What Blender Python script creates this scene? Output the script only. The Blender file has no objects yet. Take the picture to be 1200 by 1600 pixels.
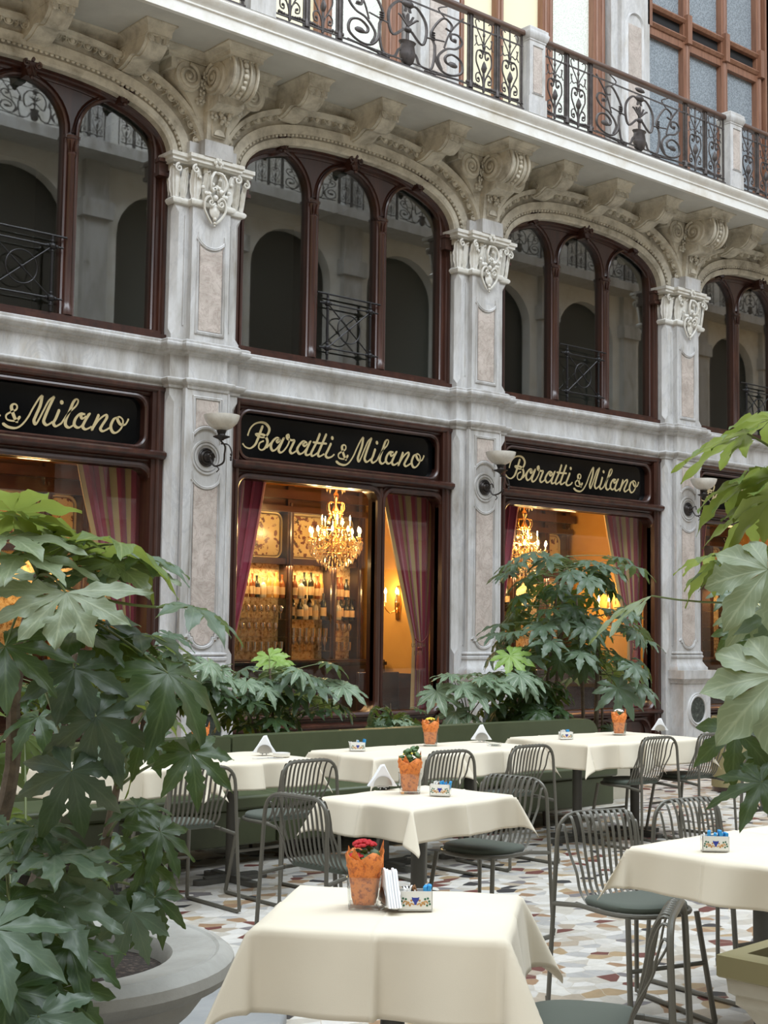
import bpy, math, random
from math import sin, cos, pi, radians, sqrt, atan2
from mathutils import Vector, Matrix
from mathutils.geometry import tessellate_polygon

sc = bpy.context.scene
COL = sc.collection

# ------------------------------------------------------------------ camera
F_PX, YAW, PITCH, ROLL, EYE = 2176.24, radians(40.9733), radians(4.73523), radians(0.79168), 1.58
FWD = Vector((sin(YAW)*cos(PITCH), cos(YAW)*cos(PITCH), sin(PITCH)))
_r = Vector((cos(YAW), -sin(YAW), 0)); _u = _r.cross(FWD)
CR = cos(ROLL)*_r + sin(ROLL)*_u
CU = -sin(ROLL)*_r + cos(ROLL)*_u
cam_data = bpy.data.cameras.new('camera')
cam_data.sensor_fit = 'HORIZONTAL'; cam_data.sensor_width = 36.0
cam_data.lens = 36.0*F_PX/1200.0
cam_data.clip_start = 0.05; cam_data.clip_end = 300
cam = bpy.data.objects.new('camera', cam_data); COL.objects.link(cam)
m = Matrix((CR, CU, -FWD)).transposed().to_4x4()
m.translation = Vector((0, 0, EYE)); cam.matrix_world = m
sc.camera = cam

# ------------------------------------------------------------------ world: soft daylight through the arcade's glass roof
w = bpy.data.worlds.new('daylight'); sc.world = w; w.use_nodes = True
nt = w.node_tree; nt.nodes.clear()
tc = nt.nodes.new('ShaderNodeTexCoord'); sx = nt.nodes.new('ShaderNodeSeparateXYZ')
cr = nt.nodes.new('ShaderNodeValToRGB'); bg = nt.nodes.new('ShaderNodeBackground'); wo = nt.nodes.new('ShaderNodeOutputWorld')
nt.links.new(tc.outputs['Generated'], sx.inputs[0]); nt.links.new(sx.outputs['Z'], cr.inputs[0])
cr.color_ramp.elements[0].position = 0.0; cr.color_ramp.elements[0].color = (0.50, 0.35, 0.19, 1)
cr.color_ramp.elements[1].position = 0.80; cr.color_ramp.elements[1].color = (0.86, 0.98, 1.12, 1)
nt.links.new(cr.outputs[0], bg.inputs[0]); bg.inputs[1].default_value = 1.05
nt.links.new(bg.outputs[0], wo.inputs[0])

def area_light(name, loc, target, sx_, sy_, power, color):
    ld = bpy.data.lights.new(name, 'AREA'); ld.shape = 'RECTANGLE'; ld.size = sx_; ld.size_y = sy_
    ld.energy = power; ld.color = color
    o = bpy.data.objects.new(name, ld); COL.objects.link(o); o.location = loc
    o.rotation_euler = (Vector(target)-Vector(loc)).to_track_quat('-Z', 'Y').to_euler()
    return o
# daylight pouring down through the arcade's glazed roof
area_light('roof_daylight', (7, 1.5, 17), (8.5, 7.5, 2), 26, 9, 4300, (0.88, 0.96, 1.04))

vs = sc.view_settings
vs.view_transform = 'Standard'; vs.look = 'None'; vs.gamma = 1.0; vs.use_curve_mapping = False
vs.exposure = 0.04
sc.cycles.max_bounces = 8; sc.cycles.diffuse_bounces = 4; sc.cycles.glossy_bounces = 4
sc.cycles.transmission_bounces = 6; sc.cycles.transparent_max_bounces = 12
sc.cycles.caustics_reflective = False; sc.cycles.caustics_refractive = False
sc.cycles.sample_clamp_indirect = 6.0

def at(u, v, d):
    """point seen at photo pixel (u, v), at depth d in front of the eye"""
    return Vector((0, 0, EYE)) + d*(FWD + (u-600)/F_PX*CR - (v-800)/F_PX*CU)

# ------------------------------------------------------------------ mesh helpers
class MB:
    def __init__(s): s.v = []; s.f = []; s.uv = []; s.has_uv = False
    def add(s, vs_, fs, M=None, uv=None):
        b = len(s.v)
        if M is not None: vs_ = [M @ Vector(p) for p in vs_]
        s.v += [tuple(p) for p in vs_]; s.f += [tuple(i+b for i in f) for f in fs]
        if uv is not None: s.has_uv = True; s.uv += uv
        else: s.uv += [(0, 0)]*len(vs_)
        return s
    def merge(s, o, M=None): return s.add(o.v, o.f, M, list(o.uv) if o.has_uv else None)
    def box(s, x0, x1, y0, y1, z0, z1, M=None):
        v = [(x, y, z) for z in (z0, z1) for y in (y0, y1) for x in (x0, x1)]
        return s.add(v, [(0, 2, 3, 1), (4, 5, 7, 6), (0, 1, 5, 4), (2, 6, 7, 3), (0, 4, 6, 2), (1, 3, 7, 5)], M)
    def loft(s, rings, closed=True, caps=True, M=None):
        n = len(rings[0]); v = [p for r in rings for p in r]; f = []
        for i in range(len(rings)-1):
            for j in range(n if closed else n-1):
                k = (j+1) % n
                f.append((i*n+j, i*n+k, (i+1)*n+k, (i+1)*n+j))
        if caps and closed:
            f.append(tuple(reversed(range(n)))); f.append(tuple((len(rings)-1)*n+j for j in range(n)))
        return s.add(v, f, M)
    def prism(s, poly, z0, z1, M=None):
        return s.loft([[(x, y, z0) for x, y in poly], [(x, y, z1) for x, y in poly]], M=M)
    def plate(s, loops, y0, y1, M=None):
        """polygon with holes in the XZ plane, thickness y0..y1"""
        allp = [p for l in loops for p in l]; n = len(allp)
        tris = tessellate_polygon([[Vector((x, z, 0)) for x, z in l] for l in loops])
        v = [(x, y0, z) for x, z in allp]+[(x, y1, z) for x, z in allp]
        f = [tuple(t) for t in tris]+[tuple(i+n for i in reversed(t)) for t in tris]
        b = 0
        for l in loops:
            k = len(l)
            for i in range(k): a = b+i; c = b+(i+1) % k; f.append((a, c, c+n, a+n))
            b += k
        return s.add(v, f, M)
    def tube(s, pts, r, n=8, closed=False, M=None, ry=None, up=None):
        pts = [Vector(p) for p in pts]; N = len(pts)
        rr = r if isinstance(r, (list, tuple)) else [r]*N
        k = 1.0 if ry is None else ry
        rings = []; nrm = None
        for i in range(N):
            a = pts[(i-1) % N] if (closed or i > 0) else pts[0]
            b = pts[(i+1) % N] if (closed or i < N-1) else pts[-1]
            t = (b-a)
            if t.length < 1e-9: t = Vector((0, 0, 1))
            t.normalize()
            if up is not None: nrm = Vector(up)
            elif nrm is None: nrm = Vector((0, 0, 1)) if abs(t.z) < .9 else Vector((1, 0, 0))
            nrm = nrm - t*nrm.dot(t)
            if nrm.length < 1e-6: nrm = Vector((1, 0, 0)) - t*t.x
            nrm.normalize(); bn = t.cross(nrm)
            rings.append([pts[i]+rr[i]*(cos(2*pi*j/n)*bn + k*sin(2*pi*j/n)*nrm) for j in range(n)])
        if closed: rings.append(rings[0]); return s.loft(rings, caps=False, M=M)
        return s.loft(rings, M=M)
    def lathe(s, prof, n=24, M=None, a0=0, a1=2*pi):
        full = abs(a1-a0-2*pi) < 1e-6
        m_ = n if full else n+1
        rings = [[(r*cos(a0+(a1-a0)*j/n), r*sin(a0+(a1-a0)*j/n), z) for j in range(m_)] for r, z in prof]
        return s.loft(rings, closed=full, caps=full, M=M)
    def ball(s, c, r, n=8, k=6, sc_=(1, 1, 1), M=None):
        rings = [[(c[0]+sc_[0]*r*sin(pi*i/k)*cos(2*pi*j/n), c[1]+sc_[1]*r*sin(pi*i/k)*sin(2*pi*j/n), c[2]-sc_[2]*r*cos(pi*i/k)) for j in range(n)] for i in range(1, k)]
        b = [p for r_ in rings for p in r_]; f = []
        for i in range(k-2):
            for j in range(n): q = (j+1) % n; f.append((i*n+j, i*n+q, (i+1)*n+q, (i+1)*n+j))
        b += [(c[0], c[1], c[2]-sc_[2]*r), (c[0], c[1], c[2]+sc_[2]*r)]; L = len(b)
        for j in range(n): q = (j+1) % n; f.append((L-2, q, j)); f.append((L-1, (k-2)*n+j, (k-2)*n+q))
        return s.add(b, f, M)
    def sweep(s, path, prof, fn, closed=False, caps=True, M=None):
        """path (a,b) mitred, profile (offset, h); offset to the right of travel; fn(a,b,h)->xyz"""
        N = len(path); rings = []
        def nr(p, q):
            dx, dy = q[0]-p[0], q[1]-p[1]; l = sqrt(dx*dx+dy*dy) or 1; return (dy/l, -dx/l)
        for i in range(N):
            n1 = nr(path[i-1], path[i]) if (closed or i > 0) else None
            n2 = nr(path[i], path[(i+1) % N]) if (closed or i < N-1) else None
            if n1 is None: n1 = n2
            if n2 is None: n2 = n1
            mx, my = n1[0]+n2[0], n1[1]+n2[1]; l2 = mx*mx+my*my
            if l2 < 1e-6: mx, my = n1
            else: kk = 2.0/l2; kk = min(kk, 3.0/sqrt(l2)); mx *= kk; my *= kk
            rings.append([fn(path[i][0]+o*mx, path[i][1]+o*my, h) for o, h in prof])
        if closed: rings.append(rings[0])
        n = len(prof); v = [p for r in rings for p in r]; f = []
        for i in range(len(rings)-1):
            for j in range(n-1): f.append((i*n+j, i*n+j+1, (i+1)*n+j+1, (i+1)*n+j))
        if caps and not closed: f.append(tuple(range(n))); f.append(tuple((len(rings)-1)*n+j for j in reversed(range(n))))
        return s.add(v, f, M)

def make_mesh(name, mb, mat, fix=True, sharp=38):
    me = bpy.data.meshes.new(name); me.from_pydata([tuple(p) for p in mb.v], [], mb.f)
    if fix:
        import bmesh
        bm = bmesh.new(); bm.from_mesh(me); bmesh.ops.recalc_face_normals(bm, faces=bm.faces); bm.to_mesh(me); bm.free()
    if mb.has_uv:
        ul = me.uv_layers.new(name='UVMap')
        idx = [0]*len(me.loops); me.loops.foreach_get('vertex_index', idx)
        flat = []
        for i in idx: flat += mb.uv[i]
        ul.data.foreach_set('uv', flat)
    me.polygons.foreach_set('use_smooth', [True]*len(me.polygons))
    if sharp: me.set_sharp_from_angle(angle=radians(sharp))
    me.materials.append(mat); me.update()
    return me
def obj(name, mb, mat, parent=None, loc=None, label=None, fix=True, sharp=38, bevel=0):
    me = mb if isinstance(mb, bpy.types.Mesh) else make_mesh(name, mb, mat, fix, sharp)
    o = bpy.data.objects.new(name, me); COL.objects.link(o)
    if parent: o.parent = parent
    if loc: o.location = loc
    if label: o['label'] = label
    if bevel:
        b = o.modifiers.new('bevel', 'BEVEL'); b.width = bevel; b.segments = 2; b.limit_method = 'ANGLE'; b.angle_limit = radians(40)
    return o
def tag(o, label=None, cat=None, group=None, kind=None):
    if label: o['label'] = label
    if cat: o['category'] = cat
    if group: o['group'] = group
    if kind: o['kind'] = kind
    return o
def thing(name, label, cat, loc=(0, 0, 0), rz=0, group=None):
    o = bpy.data.objects.new(name, None); COL.objects.link(o); o.location = loc; o.rotation_euler = (0, 0, rz)
    o.empty_display_size = .1
    return tag(o, label, cat, group)
def struct(name, mb=None, mat=None, **kw):
    o = obj(name, mb, mat, **kw) if mb is not None else thing(name, None, None)
    o['kind'] = 'structure'; return o
KIDS = {}
def copy_tree(o, parent=None):
    c = o.copy(); COL.objects.link(c)
    if parent: c.parent = parent
    for ch in list(o.children): copy_tree(ch, c)
    return c
def dup(o, loc, rz=0, label=None, group=None):
    c = copy_tree(o); c.location = loc; c.rotation_euler = (0, 0, rz)
    if label: c['label'] = label
    if group: c['group'] = group
    return c
def XZ(y): return lambda a, b, h: (a, y+h, b)     # path in the facade plane, h = depth
def XY(a, b, h): return (a, b, h)
def rrect(x0, x1, z0, z1, r, n=6):
    rr = r if isinstance(r, (list, tuple)) else [r]*4   # bl, br, tr, tl
    out = []
    for (cx, cz, a, q) in ((x0+rr[0], z0+rr[0], pi, rr[0]), (x1-rr[1], z0+rr[1], 1.5*pi, rr[1]), (x1-rr[2], z1-rr[2], 0, rr[2]), (x0+rr[3], z1-rr[3], .5*pi, rr[3])):
        if q < 1e-6: out.append((cx, cz)); continue
        for i in range(n+1): t = a+.5*pi*i/n; out.append((cx+q*cos(t), cz+q*sin(t)))
    return out
def arc(cx, cz, r, a0, a1, n=10, rz=None):
    rz = r if rz is None else rz
    return [(cx+r*cos(a0+(a1-a0)*i/n), cz+rz*sin(a0+(a1-a0)*i/n)) for i in range(n+1)]
def catmull(P, n=6, closed=False):
    P = [Vector(p) for p in P]; N = len(P); out = []
    for i in range(N if closed else N-1):
        if closed: p0, p1, p2, p3 = P[(i-1) % N], P[i], P[(i+1) % N], P[(i+2) % N]
        else: p0, p1, p2, p3 = P[max(i-1, 0)], P[i], P[i+1], P[min(i+2, N-1)]
        for k in range(n):
            t = k/n
            out.append(.5*((2*p1)+(p2-p0)*t+(2*p0-5*p1+4*p2-p3)*t*t+(3*p1-p0-3*p2+p3)*t**3))
    if not closed: out.append(P[-1])
    return out
def spiral(cx, cz, r0, turns, a0, y, n=28, r1=.12, d=1):
    """spiral in the XZ plane from radius r0 inwards"""
    return [(cx+(r0*(1-t)+r0*r1*t)*cos(a0+d*2*pi*turns*t), y, cz+(r0*(1-t)+r0*r1*t)*sin(a0+d*2*pi*turns*t)) for t in [i/n for i in range(n+1)]]

# ------------------------------------------------------------------ materials
def _new(name):
    m_ = bpy.data.materials.new(name); m_.use_nodes = True
    nt_ = m_.node_tree; b = nt_.nodes['Principled BSDF']; return m_, nt_, b
def pmat(name, col, rough=.5, metal=0., spec=None, coat=0, emis=None, es=0, trans=0, ior=None, sheen=0, sss=0):
    m_, nt_, b = _new(name)
    b.inputs['Base Color'].default_value = (*col, 1); b.inputs['Roughness'].default_value = rough; b.inputs['Metallic'].default_value = metal
    if spec is not None: b.inputs['Specular IOR Level'].default_value = spec
    if coat: b.inputs['Coat Weight'].default_value = coat; b.inputs['Coat Roughness'].default_value = .15
    if emis: b.inputs['Emission Color'].default_value = (*emis, 1); b.inputs['Emission Strength'].default_value = es
    if trans: b.inputs['Transmission Weight'].default_value = trans
    if ior: b.inputs['IOR'].default_value = ior
    if sheen: b.inputs['Sheen Weight'].default_value = sheen
    return m_
def N(nt_, t, **kw):
    n = nt_.nodes.new(t)
    for k, v_ in kw.items():
        if k in n.inputs: n.inputs[k].default_value = v_
        else: setattr(n, k, v_)
    return n
def ramp(nt_, fac, stops):
    r = nt_.nodes.new('ShaderNodeValToRGB'); e = r.color_ramp.elements
    while len(e) < len(stops): e.new(.5)
    for q, (p, c) in zip(e, stops): q.position = p; q.color = (*c, 1) if len(c) == 3 else c
    nt_.links.new(fac, r.inputs[0]); return r.outputs[0]
def mix(nt_, fac, a, b, mode='MIX'):
    x = nt_.nodes.new('ShaderNodeMix'); x.data_type = 'RGBA'; x.blend_type = mode
    for s_, v_ in ((x.inputs[0], fac), (x.inputs[6], a), (x.inputs[7], b)):
        if isinstance(v_, (int, float)): s_.default_value = v_
        elif isinstance(v_, tuple): s_.default_value = (*v_, 1) if len(v_) == 3 else v_
        else: nt_.links.new(v_, s_)
    return x.outputs[2]
def coords(nt_, mode='world', scale=(1, 1, 1)):
    if mode == 'world': o = N(nt_, 'ShaderNodeNewGeometry').outputs['Position']
    else: o = N(nt_, 'ShaderNodeTexCoord').outputs['UV' if mode == 'uv' else 'Object']
    mp = N(nt_, 'ShaderNodeMapping'); mp.inputs['Scale'].default_value = scale
    nt_.links.new(o, mp.inputs[0]); return mp.outputs[0]
def noise(nt_, vec, scale, detail=5, rough=.6, dist=0):
    n = N(nt_, 'ShaderNodeTexNoise'); n.inputs['Scale'].default_value = scale; n.inputs['Detail'].default_value = detail
    n.inputs['Roughness'].default_value = rough; n.inputs['Distortion'].default_value = dist
    nt_.links.new(vec, n.inputs['Vector']); return n.outputs['Fac']
def bump(nt_, b, h, strength=.3, dist=.01):
    n = N(nt_, 'ShaderNodeBump'); n.inputs['Strength'].default_value = strength; n.inputs['Distance'].default_value = dist
    nt_.links.new(h, n.inputs['Height']); nt_.links.new(n.outputs[0], b.inputs['Normal'])
def nmat(name, stops, scale=4, rough=.6, mode='world', detail=6, dist=.3, bstr=.15, bscale=40, stretch=(1, 1, 1), metal=0, coat=0, veins=None, spec=None):
    m_, nt_, b = _new(name); vec = coords(nt_, mode, stretch)
    c = ramp(nt_, noise(nt_, vec, scale, detail, .65, dist), stops)
    if veins:
        vcol, vsc, vamt = veins
        f = noise(nt_, vec, vsc, 8, .7, 1.6)
        k = ramp(nt_, f, [(0, (0, 0, 0)), (.47, (0, 0, 0)), (.5, (vamt,)*3), (.53, (0, 0, 0)), (1, (0, 0, 0))])
        c = mix(nt_, k, c, vcol)
    nt_.links.new(c, b.inputs['Base Color']); b.inputs['Roughness'].default_value = rough; b.inputs['Metallic'].default_value = metal
    if coat: b.inputs['Coat Weight'].default_value = coat; b.inputs['Coat Roughness'].default_value = .12
    if spec is not None: b.inputs['Specular IOR Level'].default_value = spec
    if bstr: bump(nt_, b, noise(nt_, vec, bscale, 4, .6), bstr, .004)
    return m_

MARBLE = nmat('white_marble', [(.28, (.26, .235, .20)), (.42, (.43, .415, .39)), (.58, (.56, .555, .545)), (.75, (.41, .37, .31))], 4.0, .42, veins=((.34, .34, .35), 2.0, .4), bstr=.15, stretch=(1, 1, .28))
PINK = nmat('pink_marble', [(.3, (.36, .31, .27)), (.5, (.48, .42, .37)), (.7, (.57, .50, .45))], 6, .4, veins=((.30, .23, .20), 6, .7), bstr=.1)
STONE = nmat('carved_limestone', [(.28, (.27, .235, .17)), (.42, (.44, .40, .32)), (.58, (.61, .565, .46)), (.75, (.50, .44, .33))], 5.0, .75, bstr=.35, bscale=30)
SOFFIT = nmat('soffit_plaster', [(.3, (.46, .45, .41)), (.6, (.56, .55, .50)), (.8, (.50, .48, .43))], 1.4, .8, bstr=.1)
CORNICE = nmat('painted_cornice', [(.3, (.62, .58, .50)), (.55, (.78, .77, .73)), (.8, (.70, .69, .66))], 2.5, .6, bstr=.15)
GRIME = nmat('cornice_lead', [(.35, (.06, .055, .055)), (.55, (.16, .15, .15)), (.7, (.45, .44, .43))], 14, .8, bstr=.3)
WOOD = nmat('mahogany', [(.3, (.022, .0075, .005)), (.55, (.047, .0155, .0095)), (.8, (.085, .031, .017))], 2.5, .33, stretch=(4, 4, .5), bstr=.06, coat=.35)
WOOD_DARK = nmat('dark_walnut_wood', [(.3, (.018, .008, .006)), (.6, (.040, .016, .011)), (.8, (.06, .025, .016))], 3, .28, stretch=(.6, 3, 4), bstr=.05, coat=.6)
WOOD_RED = nmat('brown_door_wood', [(.3, (.16, .072, .042)), (.55, (.24, .115, .068)), (.8, (.30, .155, .095))], 4, .45, stretch=(5, 5, .4), bstr=.15)
IRON = nmat('wrought_iron', [(.35, (.045, .038, .036)), (.6, (.085, .072, .068)), (.8, (.13, .11, .10))], 12, .5, bstr=.2, metal=.35)
IRON_DARK = pmat('black_iron', (.018, .017, .018), .4, .5)
BRONZE = nmat('aged_bronze', [(.3, (.02, .017, .015)), (.7, (.06, .05, .045))], 20, .4, metal=.6, bstr=.1)
GOLD = pmat('gold_leaf', (.52, .42, .22), .5, .25)
BRASS = pmat('brass', (.80, .50, .17), .22, 1.0)
BLACKGLASS = pmat('black_glass', (.003, .0032, .0035), .09, 0, spec=.3)
ALAB = nmat('alabaster_glass', [(.3, (.55, .52, .45)), (.7, (.78, .76, .70))], 9, .35, mode='object', bstr=0)
SERP = nmat('green_serpentine', [(.3, (.012, .016, .014)), (.6, (.05, .06, .05)), (.75, (.22, .24, .2))], 22, .25, bstr=0)

def glass_pane(name, tint=(1, 1, 1), rough=.02, ior=1.45, boost=1.8):
    m_ = bpy.data.materials.new(name); m_.use_nodes = True; nt_ = m_.node_tree; nt_.nodes.clear()
    o = N(nt_, 'ShaderNodeOutputMaterial'); t = N(nt_, 'ShaderNodeBsdfTransparent'); g = N(nt_, 'ShaderNodeBsdfGlossy')
    t.inputs[0].default_value = (*tint, 1); g.inputs['Roughness'].default_value = rough
    fr = N(nt_, 'ShaderNodeFresnel')      # thin sheet: the same reflectance from both faces
    gm = N(nt_, 'ShaderNodeNewGeometry'); sel = N(nt_, 'ShaderNodeMix'); sel.data_type = 'FLOAT'; sel.inputs[2].default_value = ior; sel.inputs[3].default_value = 1/ior
    nt_.links.new(gm.outputs['Backfacing'], sel.inputs[0]); nt_.links.new(sel.outputs[0], fr.inputs[0])
    mu = N(nt_, 'ShaderNodeMath', operation='MULTIPLY'); mu.use_clamp = True; mu.inputs[1].default_value = boost
    mx = N(nt_, 'ShaderNodeMixShader')
    nt_.links.new(fr.outputs[0], mu.inputs[0]); nt_.links.new(mu.outputs[0], mx.inputs[0])
    nt_.links.new(t.outputs[0], mx.inputs[1]); nt_.links.new(g.outputs[0], mx.inputs[2]); nt_.links.new(mx.outputs[0], o.inputs[0])
    return m_
PANE_UP = glass_pane('old_window_glass', (.9, .92, .9), .015, 1.5, 3.2)
PANE_SHOP = glass_pane('shop_window_glass', (.97, .97, .96), .01, 1.45, 1.0)
CLEAR = glass_pane('clear_glass', (.97, .98, .98), .02, 1.45, 1.3)
def textured_glass(name, c1, c2):
    m_, nt_, b = _new(name); vec = coords(nt_)
    v_ = N(nt_, 'ShaderNodeTexVoronoi'); v_.inputs['Scale'].default_value = 42; nt_.links.new(vec, v_.inputs['Vector'])
    nt_.links.new(ramp(nt_, v_.outputs['Distance'], [(.1, c1), (.7, c2)]), b.inputs['Base Color'])
    b.inputs['Roughness'].default_value = .25; bump(nt_, b, v_.outputs['Distance'], .5, .01)
    return m_
FROST_GREY = textured_glass('grey_hammered_glass', (.14, .17, .19), (.27, .31, .34))
FROST_PALE = textured_glass('pale_hammered_glass', (.62, .66, .58), (.82, .86, .78))
CREAM_PANEL = pmat('cream_blind', (.82, .76, .52), .6)
BLACKCLOTH = pmat('black_netting', (.012, .012, .013), .8)

def terrazzo():
    m_, nt_, b = _new('palladiana_marble_floor')
    vec = coords(nt_, 'world', (1, 1, 1))
    mp = N(nt_, 'ShaderNodeMapping'); mp.inputs['Rotation'].default_value = (0, 0, .5); mp.inputs['Scale'].default_value = (1.0, 1.35, 1)
    nt_.links.new(vec, mp.inputs[0])
    nz = N(nt_, 'ShaderNodeTexNoise'); nz.inputs['Scale'].default_value = 2.5; nt_.links.new(mp.outputs[0], nz.inputs['Vector'])
    ad = N(nt_, 'ShaderNodeVectorMath', operation='MULTIPLY_ADD'); ad.inputs[1].default_value = (.12, .12, 0)
    nt_.links.new(nz.outputs['Color'], ad.inputs[0]); nt_.links.new(mp.outputs[0], ad.inputs[2])
    fl = N(nt_, 'ShaderNodeVectorMath', operation='MULTIPLY'); fl.inputs[1].default_value = (1, 1, 0)
    nt_.links.new(ad.outputs[0], fl.inputs[0])
    def vor(feat, metric='MANHATTAN'):
        v_ = N(nt_, 'ShaderNodeTexVoronoi'); v_.feature = feat; v_.voronoi_dimensions = '2D'
        v_.inputs['Scale'].default_value = 9.5; v_.inputs['Randomness'].default_value = 1.0
        if feat == 'F1': v_.distance = 'EUCLIDEAN'
        nt_.links.new(fl.outputs[0], v_.inputs['Vector']); return v_
    v1 = vor('F1'); v2 = vor('DISTANCE_TO_EDGE')
    sp = N(nt_, 'ShaderNodeSeparateColor'); nt_.links.new(v1.outputs['Color'], sp.inputs[0])
    r = nt_.nodes.new('ShaderNodeValToRGB'); r.color_ramp.interpolation = 'CONSTANT'; e = r.color_ramp.elements
    stops = [(0, (.44, .42, .38)), (.14, (.56, .555, .54)), (.26, (.36, .31, .25)), (.35, (.50, .49, .47)), (.47, (.37, .37, .37)), (.55, (.34, .25, .15)),
             (.60, (.60, .59, .57)), (.70, (.28, .18, .11)), (.745, (.13, .045, .038)), (.79, (.50, .485, .46)), (.86, (.035, .035, .04)), (.91, (.17, .16, .17)), (.94, (.56, .55, .52))]
    while len(e) < len(stops): e.new(.5)
    for q, (p, c) in zip(e, stops): q.position = p; q.color = (*c, 1)
    nt_.links.new(sp.outputs[0], r.inputs[0])
    n2 = noise(nt_, vec, 14, 6, .7, .8)
    c = mix(nt_, .35, r.outputs[0], ramp(nt_, n2, [(.3, (.35, .35, .35)), (.7, (.75, .75, .75))]), 'OVERLAY')
    g = ramp(nt_, v2.outputs['Distance'], [(0, (1, 1, 1)), (.012, (1, 1, 1)), (.02, (0, 0, 0))])
    c = mix(nt_, g, c, (.46, .42, .35)); c = mix(nt_, 1.0, c, (1.0, .965, .90), 'MULTIPLY')
    nt_.links.new(c, b.inputs['Base Color']); b.inputs['Roughness'].default_value = .45
    bump(nt_, b, n2, .05, .002); return m_
FLOOR = terrazzo()

def cloth(name, col, scale=700, strength=.25, rough=.85):
    m_, nt_, b = _new(name); vec = coords(nt_, 'object')
    a = noise(nt_, vec, 3, 3, .5); c = ramp(nt_, a, [(.3, tuple(x*.93 for x in col)), (.7, col)])
    nt_.links.new(c, b.inputs['Base Color']); b.inputs['Roughness'].default_value = rough; b.inputs['Sheen Weight'].default_value = .15
    bump(nt_, b, noise(nt_, coords(nt_, 'object', (1, 1, 1)), scale, 2, .5), strength, .001); return m_
LINEN = cloth('ivory_tablecloth', (.775, .695, .54))
PAPER = pmat('white_paper', (.86, .87, .88), .8)
PAD = cloth('green_seat_fabric', (.072, .086, .064), 900, .4)
LEATHER = nmat('green_leatherette', [(.3, (.062, .074, .034)), (.7, (.080, .094, .044))], 3, .42, bstr=.12, bscale=160)
CHAIRM = pmat('olive_grey_metal', (.125, .118, .094), .38, .25)
TABLEM = nmat('table_base_metal', [(.3, (.07, .068, .058)), (.7, (.09, .087, .075))], 8, .5, bstr=.1)
CAST = nmat('cast_stone', [(.3, (.26, .25, .22)), (.55, (.36, .35, .315)), (.8, (.30, .29, .26))], 3, .7, bstr=.25, bscale=60)
SLABM = nmat('grey_stone_slab', [(.3, (.22, .225, .22)), (.7, (.30, .30, .29))], 3, .6, bstr=.15)
SOIL = nmat('potting_soil', [(.35, (.012, .009, .007)), (.55, (.035, .024, .018)), (.72, (.16, .12, .09))], 60, .95, bstr=1.0, bscale=70)
OLIVEP = pmat('olive_painted_metal', (.30, .26, .13), .45, .2)
CREAMP = nmat('cream_painted_planter', [(.3, (.50, .46, .36)), (.7, (.60, .56, .45))], 4, .5, bstr=.05)
OCHRE = nmat('ochre_plaster_wall', [(.3, (.55, .30, .07)), (.7, (.66, .38, .10))], 1.6, .7, bstr=.1)
CREAMW = pmat('cream_wall', (.70, .62, .42), .7)
GREYW = pmat('grey_wall', (.30, .30, .275), .8)
PORC = pmat('white_porcelain', (.82, .81, .76), .15, 0, coat=.5)
STEEL = pmat('brushed_steel', (.55, .55, .54), .28, 1.0)

def leafmat(name, dark, mid, under, vein, vstr=.55, rough=.36, sat=1):
    m_, nt_, b = _new(name)
    uvn = N(nt_, 'ShaderNodeTexCoord'); sp = N(nt_, 'ShaderNodeSeparateXYZ'); nt_.links.new(uvn.outputs['UV'], sp.inputs[0])
    ab = N(nt_, 'ShaderNodeMath', operation='ABSOLUTE'); nt_.links.new(sp.outputs['X'], ab.inputs[0])
    vec = coords(nt_, 'world')
    base = ramp(nt_, noise(nt_, vec, 5, 3, .5), [(.3, dark), (.7, mid)])
    vf = ramp(nt_, ab.outputs[0], [(0, (vstr,)*3), (.05, (vstr*.8,)*3), (.12, (0, 0, 0)), (1, (0, 0, 0))])
    wv = N(nt_, 'ShaderNodeTexWave'); wv.inputs['Scale'].default_value = 2.2; wv.inputs['Distortion'].default_value = 0
    cm = N(nt_, 'ShaderNodeCombineXYZ')
    m1 = N(nt_, 'ShaderNodeMath', operation='MULTIPLY_ADD'); m1.inputs[1].default_value = -.35; nt_.links.new(ab.outputs[0], m1.inputs[0]); nt_.links.new(sp.outputs['Y'], m1.inputs[2])
    nt_.links.new(m1.outputs[0], cm.inputs[0]); nt_.links.new(cm.outputs[0], wv.inputs['Vector'])
    side = ramp(nt_, wv.outputs['Fac'], [(.82, (0, 0, 0)), (.97, (vstr*.45,)*3)])
    c = mix(nt_, vf, base, vein); c = mix(nt_, side, c, vein)
    geo = N(nt_, 'ShaderNodeNewGeometry')
    c2 = mix(nt_, geo.outputs['Backfacing'], c, under)
    nt_.links.new(c2, b.inputs['Base Color']); b.inputs['Roughness'].default_value = rough
    b.inputs['Specular IOR Level'].default_value = .42
    tr = N(nt_, 'ShaderNodeBsdfTranslucent'); nt_.links.new(mix(nt_, .25, under, mid), tr.inputs[0])
    ms = N(nt_, 'ShaderNodeMixShader'); ms.inputs[0].default_value = .32
    out = [n for n in nt_.nodes if n.type == 'OUTPUT_MATERIAL'][0]
    nt_.links.new(b.outputs[0], ms.inputs[1]); nt_.links.new(tr.outputs[0], ms.inputs[2]); nt_.links.new(ms.outputs[0], out.inputs[0])
    bump(nt_, b, mix(nt_, .5, noise(nt_, vec, 55, 4, .6), vf), .25, .004)
    return m_
LEAF = leafmat('fatsia_leaf', (.019, .043, .015), (.044, .084, .028), (.21, .28, .05), (.13, .19, .075), .45)
LEAF_SHADED = leafmat('shaded_fatsia_leaf', (.034, .058, .036), (.064, .095, .058), (.14, .20, .05), (.14, .19, .11), .35, .34)  # shaded copy for the middle leaves, shade put into the colour
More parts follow.
